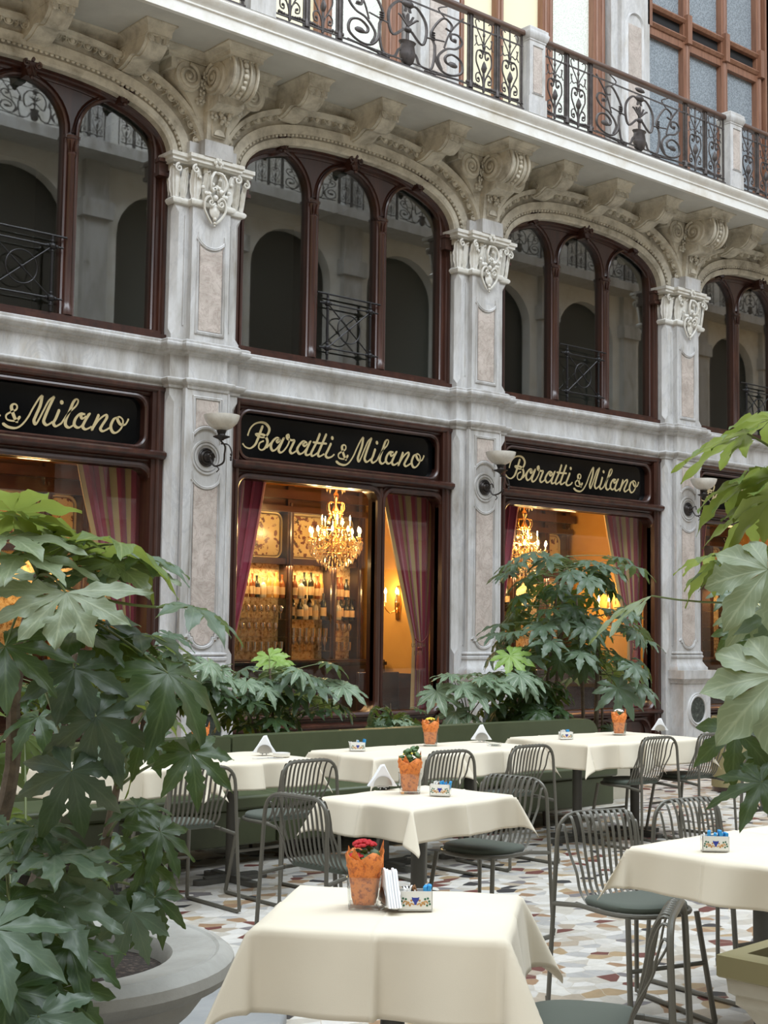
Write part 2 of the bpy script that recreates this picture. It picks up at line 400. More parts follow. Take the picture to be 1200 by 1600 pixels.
LEAF_BLUE = leafmat('sky_sheen_fatsia_leaf', (.080, .125, .078), (.14, .195, .125), (.16, .22, .06), (.22, .29, .17), .35, .30)  # grey-green sheen of the sky put into the base colour
LEAF_YOUNG = leafmat('young_lime_leaf', (.20, .34, .06), (.30, .46, .10), (.32, .46, .12), (.50, .62, .30), .4)
LEAF_VAR = leafmat('variegated_leaf', (.10, .17, .09), (.22, .31, .19), (.22, .28, .12), (.56, .62, .46), .8)
LEAF_PALE = leafmat('skylit_fatsia_leaf', (.19, .24, .135), (.27, .32, .20), (.24, .31, .08), (.42, .47, .30), .6)  # lit copy: pale sky light on the leaf tops put into the colour
LEAF_BACKLIT = leafmat('backlit_fatsia_leaf', (.10, .16, .035), (.15, .22, .055), (.34, .42, .085), (.34, .40, .16), .5)  # backlit copy: light shining through the leaf put into its colours
BARK = nmat('plant_stem', [(.3, (.07, .05, .035)), (.7, (.17, .125, .085))], 25, .8, bstr=.5)
PETIOLE = pmat('petiole', (.13, .16, .05), .5)

# ================================================================== THE SETTING: arcade facade
PITCHX = 3.729
def PX(i): return 7.312+PITCHX*(i-1)
def BC(k): return 9.1765+PITCHX*(k-1)
XL, XR = PX(0)-1.2, PX(4)+1.2
YB = 11.17                                   # band plane
# floor of irregular marble pieces
struct('floor', MB().box(-4, 30, -5.2, 12.9, -.12, 0), FLOOR)

def superell(a, z0, h, n=2.5, N_=40, x0=0.):
    out = []
    for i in range(N_+1):
        t = pi*(1-i/N_); c, s_ = cos(t), sin(t)
        out.append((x0+a*math.copysign(abs(c)**(2/n), c), z0+h*abs(s_)**(2/n)))
    return out
def resample(P_, n):
    L = [0]
    for a, b in zip(P_[:-1], P_[1:]): L.append(L[-1]+sqrt((a[0]-b[0])**2+(a[1]-b[1])**2))
    out = []; j = 0
    for i in range(n+1):
        d = L[-1]*i/n
        while j < len(P_)-2 and L[j+1] < d: j += 1
        t = (d-L[j])/max(1e-9, L[j+1]-L[j]); out.append((P_[j][0]+(P_[j+1][0]-P_[j][0])*t, P_[j][1]+(P_[j+1][1]-P_[j][1])*t))
    return out
def se_z(x, a, z0, h, n=2.5):
    q = min(1, abs(x/a)); return z0+h*(1-q**n)**(1/n)

# upper wall with the arched openings (spandrels)
for k in range(4):
    mb = MB(); c = BC(k)
    outer = [(c-PITCHX/2, 5.9), (c-1.62, 5.9)]
    arch = superell(1.60, 5.95, .75, x0=c)
    arch = [q for q in arch if q[1] > 6.05]
    loop = [(c-PITCHX/2, 6.05)]+[(arch[0][0], 6.05)]+arch+[(arch[-1][0], 6.05), (c+PITCHX/2, 6.05), (c+PITCHX/2, 6.98), (c-PITCHX/2, 6.98)]
    mb.plate([loop], 11.10, 11.42)
    struct('wall_arcade', mb, STONE)

# belt course: moulding, frieze and sill cornice stepping around every pilaster
path = [(XL, YB)]
for i in range(0, 5):
    c = PX(i)
    path += [(c-.386, YB), (c-.386, 11.063), (c-.218, 11.063), (c-.218, 11.0), (c+.218, 11.0), (c+.218, 11.063), (c+.386, 11.063), (c+.386, YB)]
path.append((XR, YB))
prof = [(-.14, 3.795), (.012, 3.795), (.02, 3.81), (.02, 3.825), (.045, 3.84), (.06, 3.86), (.062, 3.875), (.05, 3.885), (.012, 3.893), (0, 3.90),
        (0, 4.105), (.012, 4.112), (.02, 4.125), (.04, 4.135), (.045, 4.15), (.055, 4.152), (.085, 4.168), (.098, 4.185), (.098, 4.205), (.085, 4.215), (.088, 4.235), (.07, 4.247), (-.14, 4.26)]
struct('trim_1', MB().sweep(path, prof, XY, caps=False), MARBLE)

# balcony slab with its moulded edge
mb = MB()
SE = 10.22
prof = [(-1.9, 7.0), (-.06, 7.0), (-.05, 6.975), (0, 6.975), (.005, 7.075), (.02, 7.085), (.02, 7.10), (.01, 7.105), (.03, 7.13), (.06, 7.16), (.065, 7.185), (.055, 7.195), (.06, 7.205), (-1.9, 7.21)]
mb.sweep([(XL-1, SE), (XR+3, SE)], prof, XY)
struct('trim_2', mb, CORNICE)
struct('trim_3', MB().box(XL-1, XR+3, 10.20, 10.32, 7.205, 7.232), GRIME)
struct('ceiling', MB().box(XL-1, XR+3, SE+.06, 11.15, 6.985, 7.01), SOFFIT)
# bed mould under the soffit
mb = MB(); mb.sweep([(XL, 11.1), (XR, 11.1)], [(0, 6.86), (.02, 6.87), (.03, 6.9), (.03, 6.92), (.07, 6.95), (.10, 6.965), (.11, 6.99), (0, 7.0)], XY)
struct('trim_4', mb, STONE)

# ---------------------------------------------------------------- archivolts with egg-and-dart and bead rows
def sample(path, step):
    out = []; acc = 0; L = 0
    for (x0, z0), (x1, z1) in zip(path[:-1], path[1:]):
        d = sqrt((x1-x0)**2+(z1-z0)**2)
        while acc <= d:
            t = acc/d if d else 0; out.append((x0+(x1-x0)*t, z0+(z1-z0)*t, atan2(z1-z0, x1-x0))); acc += step
        acc -= d
    return out
def archivolt():
    mb = MB(); inner = resample([(-1.45, 5.88)]+superell(1.45, 5.95, .575, N_=200)+[(1.45, 5.88)], 64)
    # travel left->right above: right-hand normal points inwards (down); outwards is negative
    prof = [(0, .16), (0, .03), (-.02, .012), (-.07, .010), (-.073, .035), (-.107, .035), (-.11, -.002), (-.20, -.012), (-.204, .03), (-.218, .035), (-.288, .02), (-.292, -.06), (-.30, -.082), (-.34, -.09), (-.35, -.075), (-.352, .1)]
    mb.sweep(inner, prof, XZ(11.06), caps=True)
    mid = superell(1.45+.262, 5.98, .575+.25, N_=160)
    mid = [p for p in mid if p[1] > 6.12]
    for i, (x, z, a) in enumerate(sample(mid, .0775)):
        M = Matrix.Translation((x, 11.040, z)) @ Matrix.Rotation(-a, 4, 'Y')
        if i % 2 == 0:
            mb.ball((0, -.004, 0), .027, 10, 8, (1.0, 1.0, 1.12), M)
            mb.tube([(.041*cos(t), -.006, .006+.040*sin(t)) for t in [pi*.96+pi*1.08*j/8 for j in range(9)]], .0065, 5, M=M)
        else:
            mb.prism([(-.004, -.034), (.004, -.034), (.007, .03), (-.007, .03)], -.032, .034, M)
            for q in (-1, 1):
                mb.tube([(q*.003, -.024, .03), (q*.012, -.026, .012), (q*.022, -.022, .026)], .0065, 5, M=M)
                mb.tube([(q*.003, -.024, .0), (q*.014, -.026, -.012), (q*.020, -.02, .0)], .006, 5, M=M)
    bead = superell(1.45+.09, 5.96, .575+.09, N_=160); bead = [p for p in bead if p[1] > 6.05]
    for i, (x, z, a) in enumerate(sample(bead, .052)):
        M = Matrix.Translation((x, 11.066, z)) @ Matrix.Rotation(-a, 4, 'Y')
        mb.ball((0, 0, 0), .0165, 8, 6, (1.25, .9, .9), M)
    return mb
arch_mesh = make_mesh('archivolt', archivolt(), STONE)
for k in range(4):
    o = struct('trim_5', arch_mesh, STONE); o.location = (BC(k), 0, 0)

# ---------------------------------------------------------------- pilasters
def leaf_acanthus(mb, M, w_=.10, h=.30, out=.07, lobes=4):
    """one upright acanthus leaf, base at the origin, facing -y"""
    rows = 14; cols = 8; v = []
    for s_ in (0, 1):
        for i in range(rows+1):
            t = i/rows
            z = h*min(1, t*1.12)-.18*h*max(0, t-.82)/.18*.5
            y = -.012-out*(t**3.2)-out*.25*sin(pi*t)
            ww = w_*(.62+.38*sin(pi*min(1, t*1.15)))*(1-.15*abs(sin(lobes*pi*t)))*(1 if t < .82 else 1-.75*((t-.82)/.18)**2)
            for j in range(cols+1):
                u = j/cols*2-1
                v.append((u*ww, y+.022*abs(u)**1.5+.006*cos(u*pi*3)+(.016 if s_ else 0), z-.015*abs(u)*h*3*(t > .1)))
    n = cols+1; f = []; off = (rows+1)*n
    for i in range(rows):
        for j in range(cols):
            a = i*n+j; f.append((a, a+1, a+1+n, a+n)); f.append((off+a, off+a+n, off+a+1+n, off+a+1))
    for i in range(rows):
        for j in (0, cols): a = i*n+j; f.append((a, a+n, off+a+n, off+a))
    for j in range(cols):
        for i in (0, rows): a = i*n+j; f.append((a, off+a, off+a+1, a+1))
    mb.add(v, f, M)
def T(x, y, z, rz=0, s=1): return Matrix.Translation((x, y, z)) @ Matrix.Rotation(rz, 4, 'Z') @ Matrix.Scale(s, 4)
def flower(mb, M, r=.03, petals=6):
    mb.ball((0, -.35*r, 0), .35*r, 8, 6, M=M)
    for k in range(petals):
        a = 2*pi*k/petals; mb.ball((.62*r*cos(a), 0, .62*r*sin(a)), .42*r, 6, 5, (1, .6, 1), M)
def spiral_tube(mb, cx, cz, r0, y, turns=1.6, a0=pi/2, d=1, th=.012, M=None):
    mb.tube(spiral(cx, cz, r0, turns, a0, y, 30, .15, d), [th*(1-.45*i/30) for i in range(31)], 6, M=M)

def face_panel(top, zt, zb, hw, bot='U', tabs=True):
    """outline of a sunk panel: list of (x,z), clockwise or so"""
    L = []
    if bot == 'U':
        L += [(-hw*1.06, zb+.11), (-hw*.95, zb+.11), (-hw*.95, zb+.085)] + arc(0, zb+.085, hw*.78, pi, 2*pi, 14, .085) + [(hw*.95, zb+.085), (hw*.95, zb+.11), (hw*1.06, zb+.11)]
        L = [(-hw, zb+.125)]+L+[(hw, zb+.125)]
    elif bot == 'arcup':      # concave bottom edge bulging up around the lamp roundel
        L += [(-hw, zb)] + [(x, z) for x, z in arc(0, zb-.075, .19, pi-.66, .66, 12)] + [(hw, zb)]
    else: L += [(-hw, zb), (hw, zb)]
    if top == 'flat': L += [(hw, zt), (-hw, zt)]
    elif top == 'arcdown': L += [(hw, zt)] + arc(0, zt+.085, .19, -.62, -pi+.62, 12) + [(-hw, zt)]
    return L

def pilaster_parts():
    P = {}
    # pier behind, with stop-chamfered corners
    mb = MB()
    def sect(c_): return [(-.386, 11.325), (-.386, 11.063+c_), (-.386+c_, 11.063), (.386-c_, 11.063), (.386, 11.063+c_), (.386, 11.325)]
    rings = []
    for z, c_ in ((0, .001), (1.30, .001), (1.36, .055), (3.66, .055), (3.73, .001), (3.80, .001), (3.801, -1), (4.25, -1), (4.251, .001), (4.30, .001), (4.36, .055), (5.48, .055), (5.55, .001), (6.04, .001)):
        rings.append([(x, y, z) for x, y in sect(c_)] if c_ > 0 else [(x*.97, max(y, 11.085), z) for x, y in sect(.001)])
    mb.loft(rings)
    for s_ in (-1, 1):         # incised line on the flanks of the pier
        for (a, b) in ((1.4, 3.62), (4.4, 5.46)):
            mb.box(s_*.262-.005, s_*.262+.005, 11.052, 11.07, a, b)
    P['pier'] = (mb, MARBLE)
    # shaft: lower and upper
    mb = MB()
    mb.box(-.245, .245, 11.0, 11.08, 1.25, 3.80); mb.box(-.216, .216, 11.0, 11.08, 4.25, 5.62)
    mb.box(-.252, -.232, 10.992, 11.03, 1.30, 3.79); mb.box(.232, .252, 10.992, 11.03, 1.30, 3.79)
    pr = [(-.014, 0), (-.012, -.012), (-.004, -.016), (.004, -.012), (.007, -.018), (.016, -.014), (.018, 0)]
    for L in (face_panel('flat', 3.72, 3.33, .15, 'arcup'), face_panel('arcdown', 2.97, 1.37, .155), face_panel('arcdown', 5.27, 4.345, .15, 'flat')):
        mb.sweep(L, pr, XZ(11.0), closed=True)
    for r in (.155, .125): mb.sweep(arc(0, 3.16, r, 0, 2*pi, 28)[:-1], [(-.012, 0), (-.008, -.014), (.008, -.014), (.012, 0)], XZ(11.0), closed=True)
    mb.sweep([(-.252, 11.06), (-.252, 11.0), (.252, 11.0), (.252, 11.06)], [(0, 1.285), (.018, 1.292), (.024, 1.305), (.018, 1.318), (0, 1.325)], XY)
    P['shaft'] = (mb, MARBLE)
    for q_, L in enumerate((face_panel('flat', 3.70, 3.35, .125, 'arcup'), face_panel('arcdown', 2.95, 1.39, .13), face_panel('arcdown', 5.24, 4.365, .125, 'flat'))):
        P['inlay#%d' % q_] = (MB().plate([L], 10.994, 11.01), PINK)
    # base: attic base, pedestal cap, die with an oval
    mb = MB()
    def wrap(hw, y0, prof): mb.sweep([(-hw, 11.3), (-hw, y0), (hw, y0), (hw, 11.3)], prof, XY)
    wrap(.25, 11.0, [(-.2, 1.285), (.01, 1.285), (.03, 1.272), (.028, 1.25), (.012, 1.235), (.018, 1.20), (.045, 1.15), (.068, 1.12), (.068, 1.09), (-.2, 1.09)])
    wrap(.285, 10.87, [(-.2, 1.09), (.062, 1.09), (.062, .985), (.05, .978), (.04, .965), (.02, .945), (.015, .925), (-.2, .92)])
    mb.box(-.285, .285, 10.87, 11.3, .16, .93)
    wrap(.285, 10.87, [(-.2, .19), (.02, .17), (.04, .14), (.04, 0), (-.2, 0)])
    mb.sweep(arc(0, .59, .185, 0, 2*pi, 36, .195)[:-1], [(-.035, 0), (-.03, -.022), (-.012, -.028), (-.004, -.016), (.012, -.02), (.02, -.004), (.022, 0)], XZ(10.87), closed=True)
    P['base'] = (mb, MARBLE)
    P['medallion'] = (MB().plate([arc(0, .59, .17, 0, 2*pi, 36, .18)[:-1]], 10.862, 10.88), SERP)
    # capital
    mb = MB()
    steps = [(-.386, 11.3), (-.386, 11.063), (-.218, 11.063), (-.218, 11.0), (.218, 11.0), (.218, 11.063), (.386, 11.063), (.386, 11.3)]
    mb.sweep(steps, [(0, 5.555), (.025, 5.562), (.036, 5.58), (.036, 5.60), (.022, 5.615), (.008, 5.622), (0, 5.63)], XY)
    mb.box(-.376, .376, 11.07, 11.35, 5.6, 5.96); mb.box(-.205, .205, 11.01, 11.1, 5.6, 5.96)
    mb.sweep(steps, [(-.05, 5.935), (.05, 5.94), (.06, 5.955), (.075, 5.96), (.075, 5.985), (.092, 5.995), (.092, 6.03), (-.1, 6.04)], XY)
    for x, y, rz, w_, h in ((-.386, 11.063, -.75, .062, .31), (-.30, 11.05, 0, .048, .30), (.386, 11.063, .75, .062, .31), (.30, 11.05, 0, .048, .30), (-.195, 11.0, -.5, .062, .32), (.195, 11.0, .5, .062, .32), (-.085, 10.99, 0, .055, .30), (.085, 10.99, 0, .055, .30), (-.386, 11.2, -1.57, .06, .3)):
        leaf_acanthus(mb, T(x, y, 5.62, rz), w_, h, .065)
    for x, y in ((-.386, 11.02), (.386, 11.02), (-.24, 10.95), (.24, 10.95)):
        spiral_tube(mb, x, 5.88, .042, y-.03, 1.3, pi/2, 1 if x < 0 else -1, .013)
    P['capital'] = (mb, nmat_cap)
    mb = MB()                                # cartouche with shield, heart and garland
    flower(mb, T(0, 10.90, 5.985), .055, 6)
    for s_ in (-1, 1):
        mb.tube(catmull([(s_*.005, 10.93, 5.90), (s_*.05, 10.90, 5.88), (s_*.09, 10.89, 5.80), (s_*.07, 10.91, 5.72), (s_*.035, 10.93, 5.74)], 5), .014, 6)
        mb.tube(catmull([(s_*.03, 10.95, 5.62), (s_*.07, 10.93, 5.66), (s_*.115, 10.94, 5.62), (s_*.12, 10.95, 5.54), (s_*.07, 10.96, 5.46), (s_*.02, 10.97, 5.41)], 5), [.013]*24+[.01]*2, 6)
        spiral_tube(mb, s_*.055, 5.60, .035, 10.925, 1.2, 0 if s_ < 0 else pi, s_, .011)
        for q in range(5):
            a = q/4; mb.ball((s_*(.05+.13*a), 10.925+.02*a, 5.72+.10*a-.09*sin(pi*a)), .026-.006*a, 7, 5, (1, .8, 1))
    for q in range(7): mb.ball((random.uniform(-.05, .05), 10.93, 5.80+random.uniform(-.08, .06)), .022, 6, 5)
    mb.lathe([(0, -.02), (.045, -.012), (.06, 0), (.045, .012), (0, .02)], 14, Matrix.Translation((0, 10.955, 5.53)) @ Matrix.Rotation(pi/2, 4, 'X') @ Matrix.Diagonal((1, 1.25, 1, 1)))
    for z, r in ((5.66, .03), (5.45, .02), (5.41, .015), (5.385, .01)): mb.ball((0, 10.95, z), r, 8, 6)
    P['cartouche'] = (mb, nmat_cap)
    mb = MB(); mb.box(-.163, .163, 10.90, 11.2, 6.03, 6.19); mb.box(-.27, .27, 11.0, 11.2, 6.03, 6.17)
    P['impost_block'] = (mb, MARBLE)
    return P
nmat_cap = nmat('carved_marble', [(.25, (.50, .46, .38)), (.5, (.66, .64, .58)), (.75, (.76, .75, .72))], 7, .55, bstr=.25, bscale=60)
random.seed(4)
PP = {k: (make_mesh(k.split('#')[0], v_[0], v_[1]), v_[1]) for k, v_ in pilaster_parts().items()}
pil_lab = ['white marble pilaster at the far left beyond the cropped shop window', 'white marble pilaster left of the chandelier window, largest in view', 'white marble pilaster in the middle, between the two lit shop windows',
           'white marble pilaster at right with oval green inlay low on its base', 'white marble pilaster at the far right past the last shop window']
for i in range(5):
    t = thing('pilaster', pil_lab[i], 'pilaster', (PX(i), 0, 0), 0, 'marble pilasters of the arcade')
    for k, (me, mt) in PP.items():
        o = obj(k.split('#')[0], me, mt, t)
        if k[:5] == 'inlay': o['label'] = 'pink veined marble inlay panel'
        if k == 'medallion': o['label'] = 'dark green oval stone disc'

# ---------------------------------------------------------------- consoles above the pilasters
def console_parts():
    P = {}
    mb = MB()                # tapered shaft rising from the impost block
    mb.loft([[(-.12, 10.93, 6.19), (.12, 10.93, 6.19), (.12, 11.12, 6.19), (-.12, 11.12, 6.19)], [(-.15, 10.86, 6.55), (.15, 10.86, 6.55), (.15, 11.12, 6.55), (-.15, 11.12, 6.55)], [(-.15, 10.8, 6.95), (.15, 10.8, 6.95), (.15, 11.12, 6.95), (-.15, 11.12, 6.95)]])
    mb.sweep([(-.07, 6.24), (.07, 6.24), (.085, 6.42), (-.085, 6.42)], [(-.008, 0), (0, -.02), (.008, 0)], XZ(10.905), closed=True)
    mb.plate([arc(0, 6.25, .06, 0, pi, 10)], 10.885, 10.93)
    # flanking wings
    mb.box(-.56, .56, 10.88, 11.12, 6.78, 6.95)
    for s_ in (-1, 1):
        mb.loft([[(s_*.12, 10.98, 6.30), (s_*.15, 10.98, 6.30), (s_*.15, 11.12, 6.3), (s_*.12, 11.12, 6.3)], [(s_*.12, 10.95, 6.5), (s_*.28, 10.95, 6.5), (s_*.28, 11.12, 6.5), (s_*.12, 11.12, 6.5)], [(s_*.12, 10.9, 6.72), (s_*.50, 10.9, 6.72), (s_*.50, 11.12, 6.72), (s_*.12, 11.12, 6.72)], [(s_*.12, 10.88, 6.9), (s_*.54, 10.88, 6.9), (s_*.54, 11.12, 6.9), (s_*.12, 11.12, 6.9)]])
    P['console_body'] = (mb, STONE)
    mb = MB()                # the big scroll: side profile in YZ extruded in x
    prof = []
    for i in range(25):
        a = pi*.5+pi*1.25*i/24; prof.append((10.66+.20*cos(a)*.95, 6.73+.20*sin(a)))
    prof = [(10.86, 6.93)]+prof[0:]+[(10.70, 6.60), (10.80, 6.52), (10.95, 6.50), (10.98, 6.93)]
    rings = []
    P2 = []
    for i in range(22): a = pi*.5+pi*1.1*i/21; P2.append((10.64+.17*cos(a), 6.75+.19*sin(a)))
    P2 += [(10.70, 6.50), (10.80, 6.47), (10.95, 6.45), (11.0, 6.94)]
    mb.loft([[(x, y, z) for y, z in P2] for x in (-.145, .145)])
    for s_ in (-1, 1):       # volutes on both cheeks
        Ms = Matrix.Translation((s_*.15, 10.74, 6.745)) @ Matrix.Rotation(pi/2*s_, 4, 'Z')
        mb.lathe([(0, -.02), (.155, -.02), (.165, -.005), (.165, .012), (.15, .02), (0, .02)], 28, Matrix.Translation((s_*.15, 10.76, 6.745)) @ Matrix.Rotation(pi/2, 4, 'Y'))
        mb.tube([(s_*.178, 10.76+q[0], 6.745+q[2]) for q in spiral(0, 0, .135, 2.1, pi/2, 0, 40, .18, -1)], [.025*(1-.5*i/40) for i in range(41)], 6)
        mb.ball((s_*.175, 10.76, 6.745), .032, 10, 6)
    for x in (-.13, -.055, .055, .13):   # ribs running down the front
        mb.tube([(x, 10.64+.185*cos(a), 6.75+.2*sin(a)) for a in [pi*.6+pi*.9*i/14 for i in range(15)]], .017 if abs(x) > .1 else .011, 6)
    for i in range(9):
        a = pi*.72+pi*.7*i/8; mb.ball((0, 10.64+.185*cos(a), 6.75+.2*sin(a)), .02 if i % 2 else .028, 7, 5, (1.1, .8, 1))
    for s_ in (-1, 1):       # volutes facing the front on the wings
        Mv = Matrix.Translation((s_*.37, 10.885, 6.735)) @ Matrix.Rotation(pi/2, 4, 'X')
        mb.lathe([(0, -.03), (.135, -.03), (.145, 0), (.14, .015), (0, .015)], 26, Mv)
        mb.tube(spiral(s_*.37, 6.735, .118, 2.0, pi/2, 10.865, 38, .18, s_), [.023*(1-.5*i/38) for i in range(39)], 6)
        mb.ball((s_*.37, 10.865, 6.735), .028, 9, 6)
    P['volutes'] = (mb, STONE)
    mb = MB()                # carved fruit, leaves and grapes
    rnd = random.Random(8)
    for i in range(34):
        t = rnd.random(); a = rnd.random()*2*pi; r = .085*(1-t*.65)
        mb.ball((.03+r*cos(a), 10.84+.03*rnd.random()-.03*(1-t), 6.50-.13*t+.02*sin(a)), .02, 7, 5)
    P['grape_cluster'] = (mb, nmat_cap2); mb = MB()
    for x, y, z in ((-.10, 10.86, 6.50), (-.08, 10.86, 6.42), (-.11, 10.88, 6.57), (.12, 10.86, 6.52), (-.2, 10.9, 6.62), (-.22, 10.9, 6.54), (.2, 10.9, 6.62), (.22, 10.9, 6.54), (-.19, 10.86, 6.78), (.19, 10.86, 6.78), (-.21, 10.87, 6.70), (-.50, 10.9, 6.86), (.5, 10.9, 6.86)):
        flower(mb, T(x, y, z, rnd.uniform(-.5, .5)), .048, 5)
    for i in range(9):       # garland on the nose of the scroll
        x = -.13+.26*i/8; flower(mb, T(x, 10.50+.01*rnd.random(), 6.865+.025*rnd.random()), .042, 5)
    for x in (-.06, .06): leaf_acanthus(mb, T(x, 10.56, 6.94) @ Matrix.Rotation(pi, 4, 'X') @ Matrix.Rotation(pi, 4, 'Z'), .06, .15, .05)
    P['fruit_carving'] = (mb, nmat_cap2)
    mb = MB()                # moulded abacus under the soffit
    mb.sweep([(-.60, 11.1), (-.60, 10.865), (-.19, 10.865), (-.19, 10.46), (.19, 10.46), (.19, 10.865), (.60, 10.865), (.60, 11.1)],
             [(-.1, 6.90), (0, 6.905), (.008, 6.925), (.02, 6.93), (.03, 6.95), (.055, 6.965), (.065, 6.97), (.065, 6.984), (-.1, 6.984)], XY)
    mb.box(-.19, .19, 10.46, 11.1, 6.88, 6.983); mb.box(-.6, .6, 10.865, 11.1, 6.88, 6.983)
    P['abacus'] = (mb, STONE)
    return P
nmat_cap2 = nmat('carved_stone_fruit', [(.25, (.36, .33, .26)), (.5, (.52, .485, .40)), (.75, (.60, .57, .49))], 9, .7, bstr=.3, bscale=60)
CP = {k: (make_mesh(k, v_[0], v_[1]), v_[1]) for k, v_ in console_parts().items()}
cl = ['carved stone scroll console at far left under the balcony', 'large carved scroll console with grapes above the leftmost full pilaster', 'carved scroll console with grapes above the middle pilaster, under the balcony',
      'carved scroll console above the right pilaster, smallest seen whole', 'carved scroll console above the far right pilaster']
for i in range(5):
    t = thing('scroll_console', cl[i], 'console', (PX(i)-.01, 0, 0), 0, 'scroll consoles above the pilasters')
    for k, (me, mt) in CP.items(): obj(k, me, mt, t)

# ---------------------------------------------------------------- small brackets
def bracket_parts():
    mb = MB(); side = []
    P2 = [(11.1, 6.93), (11.1, 6.70), (11.0, 6.685), (10.93, 6.705), (10.85, 6.745), (10.80, 6.745), (10.73, 6.72), (10.66, 6.745), (10.60, 6.80), (10.57, 6.86), (10.545, 6.87), (10.535, 6.93)]
    P2 = [tuple(p[:2]) for p in catmull([(a, b, 0) for a, b in P2], 3)]
    mb.loft([[(x, y, z) for y, z in P2] for x in (-.12, .12)])
    mb.loft([[(x, y, z-.008) for y, z in P2[12:27]]+[(10.7, 6.85, )[:1]+(6.85,)] if False else [(x, y, z-.012) for y, z in P2] for x in (-.085, .085)])
    for s_ in (-1, 1): mb.tube([(s_*.125, 10.97+q[0], 6.79+q[2]) for q in spiral(0, 0, .055, 1.8, pi/2, 0, 26, .2, -1)], .009, 5); 
    mb2 = MB(); mb2.sweep([(-.125, 11.1), (-.125, 10.53), (.125, 10.53), (.125, 11.1)], [(-.1, 6.865), (0, 6.868), (.004, 6.925), (.012, 6.935), (.02, 6.955), (.036, 6.965), (.042, 6.972), (.042, 6.984), (-.1, 6.984)], XY)
    mb3 = MB()
    for x, rz in ((-.07, -.4), (0, 0), (.07, .4)): leaf_acanthus(mb3, T(x, 10.56, 6.885) @ Matrix.Rotation(pi, 4, 'X') @ Matrix.Rotation(pi, 4, 'Z') @ Matrix.Rotation(rz, 4, 'Z'), .045, .10, .03)
    for x in (-.09, 0, .09): mb3.ball((x, 10.54, 6.80+.02*abs(x)), .016, 7, 5)
    return {'bracket_body': (mb, STONE), 'bracket_cap': (mb2, STONE), 'leaf_carving': (mb3, nmat_cap2)}
BP = {k: (make_mesh(k, v_[0], v_[1]), v_[1]) for k, v_ in bracket_parts().items()}
names = ['left', 'middle', 'right']
bays = ['over the leftmost cropped arched window', 'over the second arched window', 'over the third arched window', 'over the rightmost arched window']
for k in range(4):
    for j, dx in enumerate((-.95, 0, .95)):
        t = thing('soffit_bracket', '%s of three small stone brackets %s' % (names[j], bays[k]), 'bracket', (BC(k)+dx, 0, 0), 0, 'small stone brackets under the balcony')
        for kk, (me, mt) in BP.items(): obj(kk, me, mt, t)

# ---------------------------------------------------------------- upper arched windows (mahogany)
CX3 = (-.94, 0, .94); LR = .395; SPR = 6.03
def upper_frame():
    mb = MB()
    outer = [(-1.48, 4.26), (-1.48, 5.95)]+superell(1.46, 5.95, .575, N_=48)+[(1.48, 5.95), (1.48, 4.26)]
    outer = list(reversed(outer))
    holes = [[(c-LR, 4.345), (c+LR, 4.345)]+arc(c, SPR, LR, 0, pi, 20) for c in CX3]
    mb.plate([outer]+holes, 11.23, 11.31)
    for h in holes:
        mb.sweep(list(reversed(h)), [(-.004, .0), (-.004, -.02), (-.02, -.028), (-.035, -.02), (-.04, 0)], XZ(11.23), closed=True)
    for c in CX3: mb.sweep([(c-LR-.055, SPR)]+arc(c, SPR, LR+.055, pi, 0, 20), [(-.012, 0), (0, -.022), (.012, 0)], XZ(11.23))
    inner = superell(1.44, 5.95, .56, N_=48)
    full = [(-1.44, 4.26)]+inner+[(1.44, 4.26)]
    mb.sweep(full, [(-.03, -.0), (-.03, -.07), (-.005, -.075), (.005, -.05), (.02, -.045), (.03, -.02), (.06, -.02), (.062, 0)], XZ(11.24))
    mb.box(-1.48, 1.48, 11.14, 11.31, 4.255, 4.30); mb.box(-1.48, 1.48, 11.18, 11.31, 4.30, 4.335)
    return mb
def colonnette(x):
    mb = MB()
    M = Matrix.Translation((x, 11.225, 0))
    mb.lathe([(.035, 4.335), (.06, 4.34), (.06, 4.40), (.05, 4.42), (.042, 4.46), (.04, 5.80), (.05, 5.815), (.05, 5.83), (.042, 5.84), (.045, 5.86), (.055, 5.90), (.068, 5.935), (.07, 5.95), (.06, 5.955), (.072, 5.97), (.075, 5.985), (.03, 5.99)], 16, M)
    for k in range(10):
        a = 2*pi*k/10; leaf_acanthus(mb, T(x+.045*sin(a), 11.225-.045*cos(a), 5.845, a), .017, .10, .02)
    mb.box(x-.075, x+.075, 11.19, 11.26, 5.965, 5.995)
    return mb
def jamb_band(x):
    mb = MB()
    for z in (5.83, 5.965): mb.box(x-.06, x+.07, 11.12, 11.26, z-.018, z+.018)
    mb.box(x-.05, x+.06, 11.14, 11.26, 5.83, 5.96); return mb
def arch_boss():
    mb = MB()
    mb.loft([[(-.04, 11.13, 6.40), (.04, 11.13, 6.40), (.04, 11.24, 6.40), (-.04, 11.24, 6.40)], [(-.065, 11.09, 6.52), (.065, 11.09, 6.52), (.065, 11.24, 6.52), (-.065, 11.24, 6.52)]])
    leaf_acanthus(mb, T(0, 11.12, 6.53) @ Matrix.Rotation(pi, 4, 'X') @ Matrix.Rotation(pi, 4, 'Z'), .06, .15, .05)
    for x in (-.055, .055): spiral_tube(mb, x, 6.50, .032, 11.09, 1.3, pi/2, 1 if x < 0 else -1, .012)
    mb.ball((0, 11.09, 6.545), .025, 8, 6); mb.ball((0, 11.10, 6.385), .022, 8, 6); return mb
UF = make_mesh('window_frame', upper_frame(), WOOD)
COLM = [make_mesh('colonnette', colonnette(x), WOOD) for x in (-.47, .47)]
JM = [make_mesh('jamb_capital', jamb_band(x), WOOD) for x in (-1.40, 1.40)]
BOSS = make_mesh('carved_boss', arch_boss(), WOOD)
